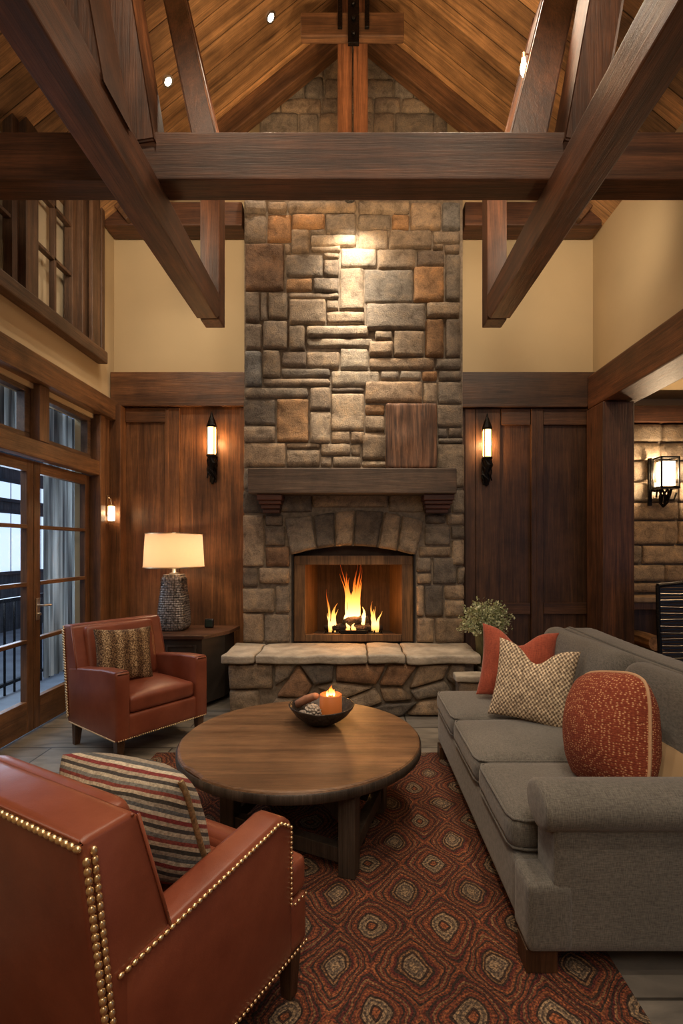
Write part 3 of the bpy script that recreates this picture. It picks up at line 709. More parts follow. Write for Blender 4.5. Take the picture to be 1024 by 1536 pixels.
c3 = """72,8,165,58,g 72,60,165,180,g 168,8,250,58,t 252,8,540,56,t 545,8,760,58,t 762,14,890,126,t 893,14,970,128,b
168,62,268,178,o 272,60,408,122,o 410,60,538,146,g 545,62,682,124,g 684,62,758,126,o 268,124,344,222,t 348,124,408,146,g 348,148,538,194,t 545,126,668,204,t 672,128,852,206,t 856,130,970,184,g 854,186,900,210,t 902,186,968,226,g
76,184,238,378,O 240,182,266,226,t 246,228,398,322,g 246,326,354,382,o 348,196,474,220,t 400,222,468,244,t 400,246,466,322,g 474,200,622,280,l 626,208,784,288,t 788,210,904,276,d 358,324,464,388,g 468,284,570,458,l 572,290,774,428,g 776,280,902,424,o 906,228,970,422,g
76,382,138,510,g 140,382,170,504,g 172,384,254,498,t 256,388,464,412,g 258,414,410,518,t 414,416,464,460,t 414,462,574,518,t 578,432,824,542,g 828,426,968,492,t
76,514,146,624,g 150,502,254,622,g 256,522,326,626,t 330,522,588,572,l 330,574,608,614,l 612,546,690,584,t 590,586,690,650,t 692,544,820,654,t 824,496,902,656,o 906,496,972,656,g
72,628,146,776,b 148,626,222,740,t 226,628,330,696,d 332,630,468,704,t 472,616,586,706,l 590,654,864,706,t 866,658,974,706,g
226,700,430,740,g 150,742,430,776,g 434,708,634,776,l 638,710,716,750,g 718,710,808,750,g 810,710,876,752,o 878,710,976,752,g
72,780,340,824,g 342,778,432,876,g 436,780,570,802,d 574,754,812,844,t 814,758,874,848,t 876,754,978,848,g
70,828,202,936,d 206,826,340,1008,o 344,878,430,1012,l 434,804,570,958,l 574,848,656,892,o 574,894,656,964,t 660,850,870,1010,t 872,850,980,944,g
70,938,202,1008,g 432,960,512,1010,t 514,960,570,1010,t 572,966,656,1014,t 874,946,916,988,d 918,946,980,988,d 876,990,980,1012,g"""
c4 = """90,266,252,360,t 254,268,384,290,t 254,292,384,360,t 386,270,500,316,t 502,272,540,316,t 386,318,430,360,g 432,318,542,360,t 544,234,656,334,t 544,336,660,360,t 662,266,830,360,g 832,270,936,440,t
90,362,160,446,g 162,362,420,446,g 422,362,640,446,t 642,362,830,446,g 88,450,230,540,d 172,542,242,586,g 86,544,170,742,t 172,588,250,662,g 174,664,268,742,O 85,745,146,822,d 148,745,268,808,t 86,824,210,918,t 212,812,268,920,g 88,920,168,1034,t 170,924,268,1034,g
232,450,352,534,d 354,450,646,516,t 648,450,784,534,t 786,442,888,536,d 786,540,866,578,d 868,540,938,582,g 890,446,938,538,g 786,582,884,660,g 886,586,938,634,g 888,638,938,736,t 762,664,886,704,t 754,706,812,764,g 754,766,812,810,t 816,706,908,810,d 910,740,938,808,g 754,812,782,934,t 784,814,858,934,d 862,812,938,868,t 862,870,938,934,t 754,938,822,1034,t 824,938,938,1034,t"""
quads = []
for tk in c3.split():
    a, b, c, d, k = tk.split(','); a, b, c, d = map(float, (a, b, c, d)); q = rq(a, b, c, d, .6)
    q = [(340+p[0]/2.768+random.uniform(-.5, .5), 300+p[1]/2.768+random.uniform(-.5, .5)) for p in q]
    quads.append((pq(q, DC), k))
for tk in c4.split():
    a, b, c, d, k = tk.split(','); a, b, c, d = map(float, (a, b, c, d)); q = rq(a, b, c, d, .5)
    q = [(330+p[0]/2.56+random.uniform(-.5, .5), 560+p[1]/2.56+random.uniform(-.5, .5)) for p in q]
    quads.append((pq(q, DC), k))
# courses hidden by the tie beam up to the shoulder
z = 4.93
for hh in (.17, .15):
    x = cx0
    while x < cx1-.1:
        w_ = min(random.uniform(.2, .45), cx1-x)
        quads.append(([(x+.006, z+hh-.005), (x+w_-.006, z+hh-.005), (x+w_-.006, z+.005), (x+.006, z+.005)], random.choice('gtgd'))); x += w_
    z += hh
stone_obj('chimney_stones', quads, DC, fp)
quads = []; z = 5.25; sm = 'ggtgdg'
while z < 6.95:
    hh = random.choice((.15, .2, .27, .3)); x = -.975
    while x < .9:
        w_ = min(random.uniform(.2, .48), .975-x)
        lim = (APEX-z-hh)/SL
        if x+w_ > -lim-.35 and x < lim+.35:
            zt = min(z+hh, APEX-.02-SL*max(0, abs(x+w_/2)-w_*.5))
            if zt-z > .06: quads.append(([(x+.006, zt-.005), (x+w_-.006, zt-.005), (x+w_-.006, z+.005), (x+.006, z+.005)], random.choice(sm)))
        x += w_
    z += hh
stone_obj('upper_chimney_stones', quads, 5.25, fp)
vs = [((246, 556), (354, 546), (369, 672), (272, 696)), ((357, 546), (438, 533), (440, 664), (372, 672)), ((441, 533), (517, 524), (509, 660), (443, 664)),
      ((520, 524), (628, 531), (604, 669), (512, 660)), ((631, 531), (695, 545), (679, 682), (607, 670)), ((698, 546), (782, 566), (753, 698), (682, 682))]
quads = []
for i, q in enumerate(vs):
    q = [(330+p[0]/2.56, 560+p[1]/2.56) for p in q]; quads.append((pq(q, DC-.01), 'gdtdtt'[i]))
stone_obj('arch_stones', quads, DC-.012, fp, .045)
quads = [(pq([(330+p[0]/2.56, 560+p[1]/2.56) for p in rq(*r)], DC), k) for r, k in (((244, 518, 440, 528), 'd'), ((444, 518, 640, 522), 'd'))]
# hearth
HT = .55; D1 = 4.50
obj('hearth_core', box(-1.10, 1.07, 4.52, DC+.3, 0, HT-.075), M_mortar, fp)
hq = [((28, 1116), (204, 1116), (206, 1210), (32, 1214), 't'), ((34, 1218), (150, 1214), (160, 1322), (36, 1322), 't'), ((208, 1116), (296, 1116), (262, 1168), (210, 1200), 'g'),
      ((300, 1118), (358, 1200), (330, 1240), (212, 1240), 'O'), ((214, 1244), (330, 1244), (340, 1322), (164, 1322), 't'), ((304, 1116), (440, 1116), (436, 1180), (362, 1196), 'd'),
      ((444, 1116), (640, 1118), (600, 1196), (440, 1180), 'O'), ((364, 1202), (440, 1186), (596, 1202), (470, 1252), 't'), ((336, 1248), (476, 1256), (480, 1322), (344, 1322), 'd'),
      ((480, 1250), (600, 1206), (626, 1262), (484, 1322), 't'), ((644, 1118), (760, 1118), (700, 1200), (606, 1198), 'O'), ((608, 1206), (700, 1206), (745, 1250), (630, 1262), 't'),
      ((764, 1118), (880, 1116), (860, 1170), (722, 1210), 't'), ((724, 1214), (862, 1174), (900, 1230), (750, 1252), 'g'), ((490, 1322), (630, 1268), (760, 1258), (700, 1322), 'd'),
      ((884, 1116), (944, 1116), (944, 1226), (866, 1172), 'g'), ((764, 1256), (944, 1232), (944, 1322), (708, 1322), 't')]
quads = []
for q in hq:
    p4 = [(330+p[0]/2.56, 560+p[1]/2.56) for p in q[:4]]; z4 = pq(p4, D1)
    ctr = Vector((sum(a for a, b in z4)/4, sum(b for a, b in z4)/4)); z4 = [tuple(Vector(p).lerp(ctr, .03)) for p in z4]
    quads.append(([(x, min(HT-.08, max(.005, z))) for x, z in z4], q[4]))
stone_obj('hearth_stones', quads, D1, fp, .05)
bm = NB()
M_hearth = plain('hearth_slab_stone', (.40, .345, .27), .75, 0, 7, .28, .7, 45, .01)
for a, b in ((-1.16, -.865), (-.855, .12), (.13, .45), (.46, 1.115)):
    add_soft(bm, a, b, 4.42, DC+.02, HT-.078, HT, .02, 12)
obj('hearth_slab', rough(bm, .012, 6), M_hearth, fp, True)
# left flank stones of hearth
# firebox
M_soot = plain('sooty_firebrick', (.05, .032, .022), .9, 0, 6, .5, .4, 40)
M_fbback = wood('firebox_back_panel', (.085, .045, .025), 'z', .8, .4, False)
fb0, fb1 = DC+.10, DC+.62
for sg in (-1, 1): obj('firebox_side', prism([(sg*.50, fb0), (sg*.60, fb0), (sg*.60, fb1+.05), (sg*.40, fb1)], 'z', .553, 1.42), M_fbx, fp)
obj('firebox_back', box(-.60, .60, fb1, fb1+.06, .553, 1.42), M_fbback, fp)
obj('firebox_roof', box(-.60, .60, fb0, fb1, 1.40, 1.43), M_soot, fp)
obj('firebox_floor', box(-.60, .60, fb0, fb1, .552, .572), M_soot, fp)
bm = NB(); add_box(bm, ox0+.02, ox0+.13, DC+.05, DC+.10, .553, 1.40, .006); add_box(bm, ox1-.13, ox1-.02, DC+.05, DC+.10, .553, 1.40, .006)
add_box(bm, ox0+.021, ox1-.021, DC+.045, DC+.095, 1.32, 1.41, .006); add_box(bm, ox0+.13, ox1-.13, DC+.05, DC+.10, .553, .625, .006)
obj('firebox_frame', bm, M_fbx, fp)
obj('opening_liner', box(ox0, ox0+.018, DC, DC+.10, .552, 1.42), M_black, fp); obj('opening_liner', box(ox1-.018, ox1, DC, DC+.10, .552, 1.42), M_black, fp)
obj('arch_liner', box(ox0+.02, ox1-.02, DC+.11, DC+.13, 1.405, 1.60), M_soot, fp)
obj('flue_closure', box(-.6, .6, fb1+.061, fb1+.12, .553, 1.75), M_soot, fp)
# mantel
obj('mantel_shelf', rough(box(X(371, 4.72), X(685, 4.72), 4.72, DC-.015, Z(740, 4.72), Z(702, 4.72), .012, 3), .003, 12), M_mantel, fp)
for s in (-1, 1):
    xa, xb = (X(386, 4.8), X(423, 4.8)) if s < 0 else (X(635, 4.8), X(680, 4.8))
    bm = NB(); z1 = Z(740, 4.72)-.002
    for k, (dy, z0, zz) in enumerate(((4.76, .055, 0), (4.79, .09, .055), (4.83, .13, .09), (4.87, .17, .13))):
        add_box(bm, xa+.012*k, xb-.012*k, dy, DC-.02, z1-z0, z1-zz, .006)
    obj('corbel', bm, M_corbel, fp)
# log and fire
gr = thing('fire_grate', 'low black iron grate inside the firebox', 'grate', (0, 5.22, .573))
bm = NB()
for y in (-.09, .09): add_tube(bm, [(-.30, y, .05), (.30, y, .05)], .011)
for k in range(9): add_tube(bm, [(-.28+.07*k, -.13, .085), (-.28+.07*k, -.12, .05), (-.28+.07*k, .12, .05)], .008)
for x in (-.27, .27):
    for y in (-.09, .09): add_tube(bm, [(x, y, 0), (x, y, .05)], .01)
obj('grate_bars', bm, M_iron, gr)
bm = NB(); add_box(bm, -.13, .13, -.15, -.135, .035, .09, .004); obj('front_plate', bm, M_iron, gr)
M_char = plain('charred_log', (.05, .028, .018), .9, 0, 20, .6, .9, 40, .02)
for i, (p0, p1, r, lab) in enumerate((((-.22, 5.20, .67), (.16, 5.24, .68), .042, 'charred log lying lowest across the grate'), ((-.10, 5.17, .72), (.14, 5.27, .76), .05, 'rounded charred log in the middle of the flames'), ((-.30, 5.28, .66), (-.02, 5.14, .67), .03, 'thin charred log at the left of the grate'), ((.02, 5.15, .66), (.30, 5.27, .66), .03, 'thin charred log at the right of the grate'))):
    a = Vector(p0); b = Vector(p1); bm = tube([a.lerp(b, t/5) for t in range(6)], [r*.8]+[r]*4+[r*.8], 10)
    tag(obj('burning_log', rough(bm, .012, 14, i), M_char, None, True), lab, 'log')
M_ash = plain('ash_stone', (.12, .11, .10), .8, 0, 30, .4, .6, 80, .01)
for i in range(12):
    x = -.36+.065*i+random.uniform(-.01, .01); y = random.choice((5.08, 5.12, 5.33)); r = random.uniform(.02, .034)
    bm = NB(); add_ball(bm, (x, y, .573+r*.5), r, (1.2, 1, .6)); tag(obj('ember_stone', rough(bm, .006, 30, i), M_ash, None, True), 'dark stone lying around the fire grate', 'stone', 'stones around the fire grate')
def flame_mat(h0, h1, k=1.0):
    m, nt, b = newmat('flame'); nt.nodes.remove(b); out = nt.nodes['Material Output']
    v = coords(nt); sx = nt.nodes.new('ShaderNodeSeparateXYZ'); nt.links.new(v, sx.inputs[0])
    mr = N(nt, 'ShaderNodeMapRange'); mr.inputs['From Min'].default_value = h0; mr.inputs['From Max'].default_value = h1; nt.links.new(sx.outputs[2], mr.inputs[0])
    col = ramp(nt, mr.outputs[0], [(0, (1, .45, .1)), (.15, (1, .62, .2)), (.45, (1, .45, .08)), (.75, (1, .2, .02)), (1, (.7, .08, .01))])
    st = ramp(nt, mr.outputs[0], [(0, (.5, .5, .5)), (.2, (1, 1, 1)), (.5, (.5, .5, .5)), (1, (.10, .10, .10))])
    mu = N(nt, 'ShaderNodeMath', operation='MULTIPLY'); mu.inputs[1].default_value = 6.5*k; nt.links.new(st.outputs[0], mu.inputs[0])
    e = nt.nodes.new('ShaderNodeEmission'); nt.links.new(col.outputs[0], e.inputs[0]); nt.links.new(mu.outputs[0], e.inputs[1])
    t = nt.nodes.new('ShaderNodeBsdfTransparent'); mx = nt.nodes.new('ShaderNodeMixShader')
    n = N(nt, 'ShaderNodeTexNoise', Scale=1.0, Detail=2.0); nt.links.new(coords(nt, (45, 45, 9)), n.inputs['Vector'])
    lw = N(nt, 'ShaderNodeLayerWeight', Blend=.35)
    a1 = N(nt, 'ShaderNodeMath', operation='SUBTRACT'); nt.links.new(n.outputs[0], a1.inputs[0]); nt.links.new(lw.outputs['Facing'], a1.inputs[1])
    a2 = N(nt, 'ShaderNodeMath', operation='MULTIPLY_ADD', use_clamp=True); a2.inputs[1].default_value = 3.0; a2.inputs[2].default_value = .35; nt.links.new(a1.outputs[0], a2.inputs[0])
    nt.links.new(a2.outputs[0], mx.inputs[0]); nt.links.new(t.outputs[0], mx.inputs[1]); nt.links.new(e.outputs[0], mx.inputs[2]); nt.links.new(mx.outputs[0], out.inputs[0]); return m
fl = thing('log_fire', 'orange log fire burning in the stone fireplace', 'fire', (0, 0, 0))
def flame(x, y, z, w_, h_, lean=0, wob=.015):
    pts = []; rs = []
    for i in range(13):
        t = i/12; ph = random.random()*.4
        pts.append((x+lean*t*t+math.sin(t*7+x*30)*wob*t, y+math.cos(t*6+x*17)*wob*t, z+h_*t)); rs.append(max(.0015, w_*(math.sin(PI*min(1, (t+.12)/.75)*.62+.25) if t < .55 else 1.0*(1-(t-.55)/.45)**1.1)*(.95)))
    return add_tube(NB(), pts, rs, 10)
MF1 = flame_mat(.66, 1.24, .8); MF2 = flame_mat(.64, 1.04, .5)
for (x, y, z, w_, h_, l) in ((0, 5.26, .68, .055, .42, .015), (-.035, 5.23, .68, .035, .50, -.03), (.04, 5.24, .68, .035, .46, .03), (-.09, 5.22, .66, .026, .24, .05), (.10, 5.22, .66, .026, .22, .0), (.0, 5.14, .62, .03, .10, .0), (-.06, 5.14, .62, .026, .11, 0)):
    obj('flame', flame(x, y, z, w_, h_, l), MF1, fl, True)
for i in range(14):
    x = random.uniform(-.075, .075); obj('flame', flame(x, 5.24+random.uniform(-.04, .04), .74, .009, random.uniform(.34, .60), x*.5-.01, .02), MF1, fl, True)
for (x, y, z, w_, h_, l) in ((-.22, 5.2, .62, .026, .30, .05), (-.25, 5.21, .62, .012, .44, -.02), (-.19, 5.19, .62, .014, .24, .02), (-.235, 5.18, .62, .012, .2, -.03), (.215, 5.2, .62, .028, .24, -.02), (.25, 5.2, .62, .014, .22, .03), (.19, 5.19, .64, .012, .30, .0), (.235, 5.18, .62, .010, .27, -.03)):
    obj('flame', flame(x, y, z, w_, h_, l), MF2, fl, True)
# small stone ledge to the right of the hearth
sl = thing('low_stone_ledge', 'low stone ledge stepping down at the right end of the hearth', 'ledge', (0, 0, 0))
obj('ledge_base', box(1.135, 1.62, 4.32, 5.2, 0, .355), M_mortar, sl)
quads = [([(.90, .352), (1.22, .352), (1.22, .19), (.90, .19)], 't'), ([(1.232, .352), (1.60, .352), (1.60, .19), (1.232, .19)], 'g'), ([(.90, .18), (1.10, .18), (1.10, .01), (.90, .01)], 'g'), ([(1.112, .18), (1.60, .18), (1.60, .01), (1.112, .01)], 't')]
obj('ledge_foot', box(.89, 1.134, 4.32, 4.42, 0, .355), M_mortar, sl)
stone_obj('ledge_stones', quads, 4.31, sl)
bm = soft(.86, 1.125, 4.26, 4.41, .357, .415, .015, 8); add_soft(bm, 1.13, 1.66, 4.26, 5.22, .357, .415, .015, 8)
obj('ledge_slab', rough(bm, .006, 8), M_hearth, sl, True)
# wood slab on mantel
bm = NB()
n = 26; xa, xb = X(578, 4.86), X(654, 4.86); za, zb = Z(701, 4.74)+.003, Z(607, 4.86)
add_soft(bm, xa, xb, 4.80, 4.90, za, zb, .02, 22)
for v in bm.verts: v.co.y += .012*noise.noise(Vector((v.co.x*45, 0, v.co.z*3)))+.01*noise.noise(Vector((v.co.x*12, 5, v.co.z*5)))
tag(obj('wood_slab_art', bm, M_slab, None, True), 'weathered rough-grained wood block standing on the mantel', 'decoration')
# sconces
def sconce(x, zc, lab):
    t = thing('torch_sconce', lab, 'wall light', (x, 5.27, zc))
    obj('glass_tube', lathe([(.035, -.12), (.045, -.10), (.045, .15), (.04, .17)], 18), M_amber, t, True)
    bm = lathe([(.052, .165), (.055, .18), (.035, .24), (.015, .29), (.004, .335)], 8)
    for a in range(4): add_tube(bm, [(.05*math.cos(a*PI/2+.78), .05*math.sin(a*PI/2+.78), -.13), (.05*math.cos(a*PI/2+.78), .05*math.sin(a*PI/2+.78), .18)], .005, 6)
    add_lathe(bm, [(.05, -.14), (.056, -.13), (.05, -.118)], 14)
    obj('cage', bm, M_iron, t)
    bm = NB()
    add_tube(bm, [(0, 0, -.13), (.012, .0, -.20), (-.012, .02, -.28), (.006, .03, -.36), (0, .035, -.42)], [.042, .046, .038, .03, .012], 10)
    for k in range(5):
        a0 = k*1.26; add_tube(bm, [(.05*math.cos(a0+j*.7), .02+.04*math.sin(a0+j*.7), -.13-.045*j) for j in range(6)], .009, 6)
    add_box(bm, -.03, .03, .05, .084, -.40, .10, .004)
    add_tube(bm, [(0, .06, 0), (0, .03, -.13)], .01)
    obj('twisted_bracket', rough(bm, .008, 40), M_iron, t)
sconce(-1.475, 2.575, 'black iron torch sconce glowing on the panelling left of the chimney')
sconce(1.39, 2.55, 'black iron torch sconce glowing on the panelling right of the chimney')
t = thing('lantern_sconce', 'square glass lantern sconce with iron twig bracket on the side-room stone', 'wall light', (3.60, 5.84, 2.34))
bm = NB(); add_box(bm, -.075, .075, -.055, .055, -.14, .14, .004); obj('glass', bm, M_creamglow, t)
bm = NB()
for x in (-.1, .1):
    for y in (-.08, .08): add_box(bm, x-.008, x+.008, y-.008, y+.008, -.17, .19)
for z in (-.17, .17): 
    add_box(bm, -.108, .108, -.088, -.072, z, z+.02); add_box(bm, -.108, .108, .072, .088, z, z+.02); add_box(bm, -.108, -.092, -.088, .088, z, z+.02); add_box(bm, .092, .108, -.088, .088, z, z+.02)
add_box(bm, -.11, .11, -.09, .09, -.18, -.165)
obj('lantern_frame', bm, M_iron, t)
bm = NB()
for k in range(7):
    a = k*.9; add_tube(bm, [(.07*math.cos(a), .05*math.sin(a), -.17), (.05*math.cos(a+.6), .05*math.sin(a+.6)+.02, -.25), (.03*math.cos(a+1.2), .03*math.sin(a)+.04, -.33), (.01, .07, -.38)], [.012, .014, .012, .008], 6)
add_tube(bm, [(.0, .03, -.30), (.09, 0, -.30), (.12, 0, -.22)], .011, 6); add_tube(bm, [(-.09, .02, -.17), (-.11, 0, -.27)], .01, 6)
add_box(bm, -.14, -.10, .10, .13, -.36, .2, .004); add_box(bm, -.13, .02, .085, .10, -.2, -.17)
obj('twig_bracket', bm, M_iron, t)
# ------------------------------------------------------------------ end table, lamp, clock
et = thing('end_table', 'dark panelled corner table with angled top beside the chimney', 'table', (0, 0, 0))
top = [(-2.3, 4.62), (-1.36, 4.60), (-1.20, 4.90), (-1.165, 5.21), (-2.3, 5.21)]
M_ettop = wood('end_table_top', (.12, .055, .03), 'x', .35, .3)
obj('tabletop', prism(top, 'z', .655, .69, .006), M_ettop, et)
ins = [(-2.24, 4.67), (-1.39, 4.65), (-1.25, 4.92), (-1.22, 5.19), (-2.24, 5.19)]
obj('cabinet_body', prism(ins, 'z', .05, .654), plain('dark_cabinet', (.045, .035, .028), .45, 0, 6, .3), et)
bm = NB()
for x0, x1 in ((-2.2, -1.98), (-1.96, -1.74), (-1.72, -1.44)): 
    for z0, z1 in ((.12, .60),):
        add_box(bm, x0, x0+.02, 4.635, 4.648, z0, z1, .002); add_box(bm, x1-.02, x1, 4.635, 4.648, z0, z1, .002); add_box(bm, x0+.02, x1-.02, 4.635, 4.648, z1-.02, z1, .002); add_box(bm, x0+.02, x1-.02, 4.635, 4.648, z0, z0+.02, .002)
obj('door_moulding', bm, M_blackwood, et)
for x, y in ((-2.2, 4.70), (-1.43, 4.69), (-2.2, 5.15), (-1.27, 5.14)): obj('leg', box(x-.03, x+.03, y-.03, y+.03, 0, .05), M_blackwood, et)
lp = thing('table_lamp', 'woven grey table lamp with a glowing cream drum shade', 'lamp', (-1.755, 4.96, .69))
def weave():
    m, nt, b = newmat('woven_ceramic'); v = coords(nt, (46, 46, 46)); vo = N(nt, 'ShaderNodeTexVoronoi', Scale=1.0, Randomness=.5); nt.links.new(v, vo.inputs['Vector'])
    r = ramp(nt, vo.outputs['Distance'], [(.1, (.55, .48, .42)), (.5, (.20, .17, .15)), (.75, (.04, .035, .03))]); nt.links.new(r.outputs[0], b.inputs['Base Color']); b.inputs['Roughness'].default_value = .35; b.inputs['Metallic'].default_value = .3
    return m
bm = NB(); prof = []
for i in range(72):
    z = .54*i/71; base = .135-.028*min(1, z/.45); base += .006*math.sin(z*9)
    if z < .05: base -= .03*(1-z/.05)**2
    if z > .5: base -= .02*((z-.5)/.04)
    prof.append((base+.007*math.sin(i*PI*2/3.0)**2, z))
add_lathe(bm, prof, 64, sq=4)
for v in bm.verts:
    a = math.atan2(v.co.y, v.co.x); k = 1+.035*math.sin(a*36+ (int(v.co.z/.0228) % 2)*PI); v.co.x *= k; v.co.y *= k
obj('lamp_base', bm, weave(), lp, True)
obj('lamp_neck', lathe([(.045, .54), (.05, .55), (.02, .56), (.018, .62), (.012, .64), (.012, .92), (.018, .95)], 16), M_silver, lp, True)
obj('bulb', lathe([(.015, .60), (.036, .63), (.036, .67), (.015, .70)], 14), M_bulb, lp, True)
def shade_mat():
    m, nt, b = newmat('linen_shade'); nt.nodes.remove(b); out = nt.nodes['Material Output']
    d = nt.nodes.new('ShaderNodeBsdfDiffuse'); d.inputs[0].default_value = (.75, .6, .42, 1); t = nt.nodes.new('ShaderNodeBsdfTranslucent'); t.inputs[0].default_value = (.9, .62, .42, 1)
    mx = nt.nodes.new('ShaderNodeMixShader'); mx.inputs[0].default_value = .62; nt.links.new(d.outputs[0], mx.inputs[1]); nt.links.new(t.outputs[0], mx.inputs[2]); nt.links.new(mx.outputs[0], out.inputs[0]); return m
obj('lamp_shade', lathe([(.285, .61), (.265, .935)], 48, close=False), shade_mat(), lp, True)
bm = lathe([(.286, .606), (.289, .608), (.288, .618), (.285, .618)], 48, close=False); add_lathe(bm, [(.265, .93), (.269, .93), (.268, .94), (.264, .94)], 48, close=False)
for a in range(3): add_tube(bm, [(.012*math.cos(a*2.09), .012*math.sin(a*2.09), .93), (.264*math.cos(a*2.09), .264*math.sin(a*2.09), .934)], .004, 6)
obj('shade_rim', bm, M_gold, lp)
ck = thing('desk_clock', 'small black square clock on the end table by the lamp', 'clock', (-1.44, 5.06, .691))
obj('clock_body', soft(-.045, .045, -.02, .02, 0, .09, .012, 5), M_black, ck, True)
obj('clock_face', box(-.034, .034, -.024, -.0205, .014, .078, .002), plain('clock_glass', (.02, .035, .03), .12), ck)
# ------------------------------------------------------------------ planter
pl = thing('potted_plant', 'leafy pale green plant in a mossy cylindrical pot by the hearth', 'plant', (1.20, 4.62, .416))
fol = []
obj('pot', lathe([(.065, 0), (.075, .01), (.095, .34), (.10, .36), (.088, .36), (.084, .31), (.001, .31)], 28), plain('mossy_pot', (.10, .095, .035), .6, 0, 14, .45, .5, 50, .01), pl, True)
bms = NB(); bml = NB()
for i in range(190):
    a = random.random()*2*PI; el = random.uniform(-.1, 1.45); L = random.uniform(.10, .23)
    d = Vector((math.cos(a)*math.cos(el), math.sin(a)*math.cos(el), math.sin(el)*1.25))
    p0 = Vector((math.cos(a)*.05, math.sin(a)*.05, .33)); p1 = p0+d*L*.5+Vector((0, 0, .03)); p2 = p0+d*L
    add_tube(bms, [p0, p1, p2], [.003, .002, .001], 4)
    for k in range(24):
        t = random.uniform(.25, 1); q = p0.lerp(p2, t)+Vector((random.gauss(0, .012), random.gauss(0, .012), random.gauss(0, .012)))
        ln = Vector((random.gauss(0, 1), random.gauss(0, 1), random.gauss(.4, .8))).normalized(); sd = ln.cross(Vector((random.random(), random.random(), random.random()))).normalized()
        l_ = random.uniform(.018, .036); vv = [bml.verts.new(q), bml.verts.new(q+ln*l_*.5+sd*l_*.28), bml.verts.new(q+ln*l_), bml.verts.new(q+ln*l_*.5-sd*l_*.28)]; bml.faces.new(vv)
obj('stems', bms, plain('stem_brown', (.12, .09, .05), .8), pl); 
m, nt, b = newmat('pale_leaf'); n = N(nt, 'ShaderNodeTexNoise', Scale=30.0); nt.links.new(coords(nt), n.inputs['Vector']); r = ramp(nt, n.outputs[0], [(.35, (.20, .26, .09)), (.65, (.80, .82, .55))]); nt.links.new(r.outputs[0], b.inputs['Base Color']); b.inputs['Roughness'].default_value = .6
obj('foliage', bml, m, pl)
# ------------------------------------------------------------------ rug
bm = NB(); add_box(bm, -1.42, .93, .2, 3.66, .001, .016, .006)
rug = obj('area_rug', bm, rug_mat()); tag(rug, 'rust and brown braided rug with concentric diamond medallions', 'rug')
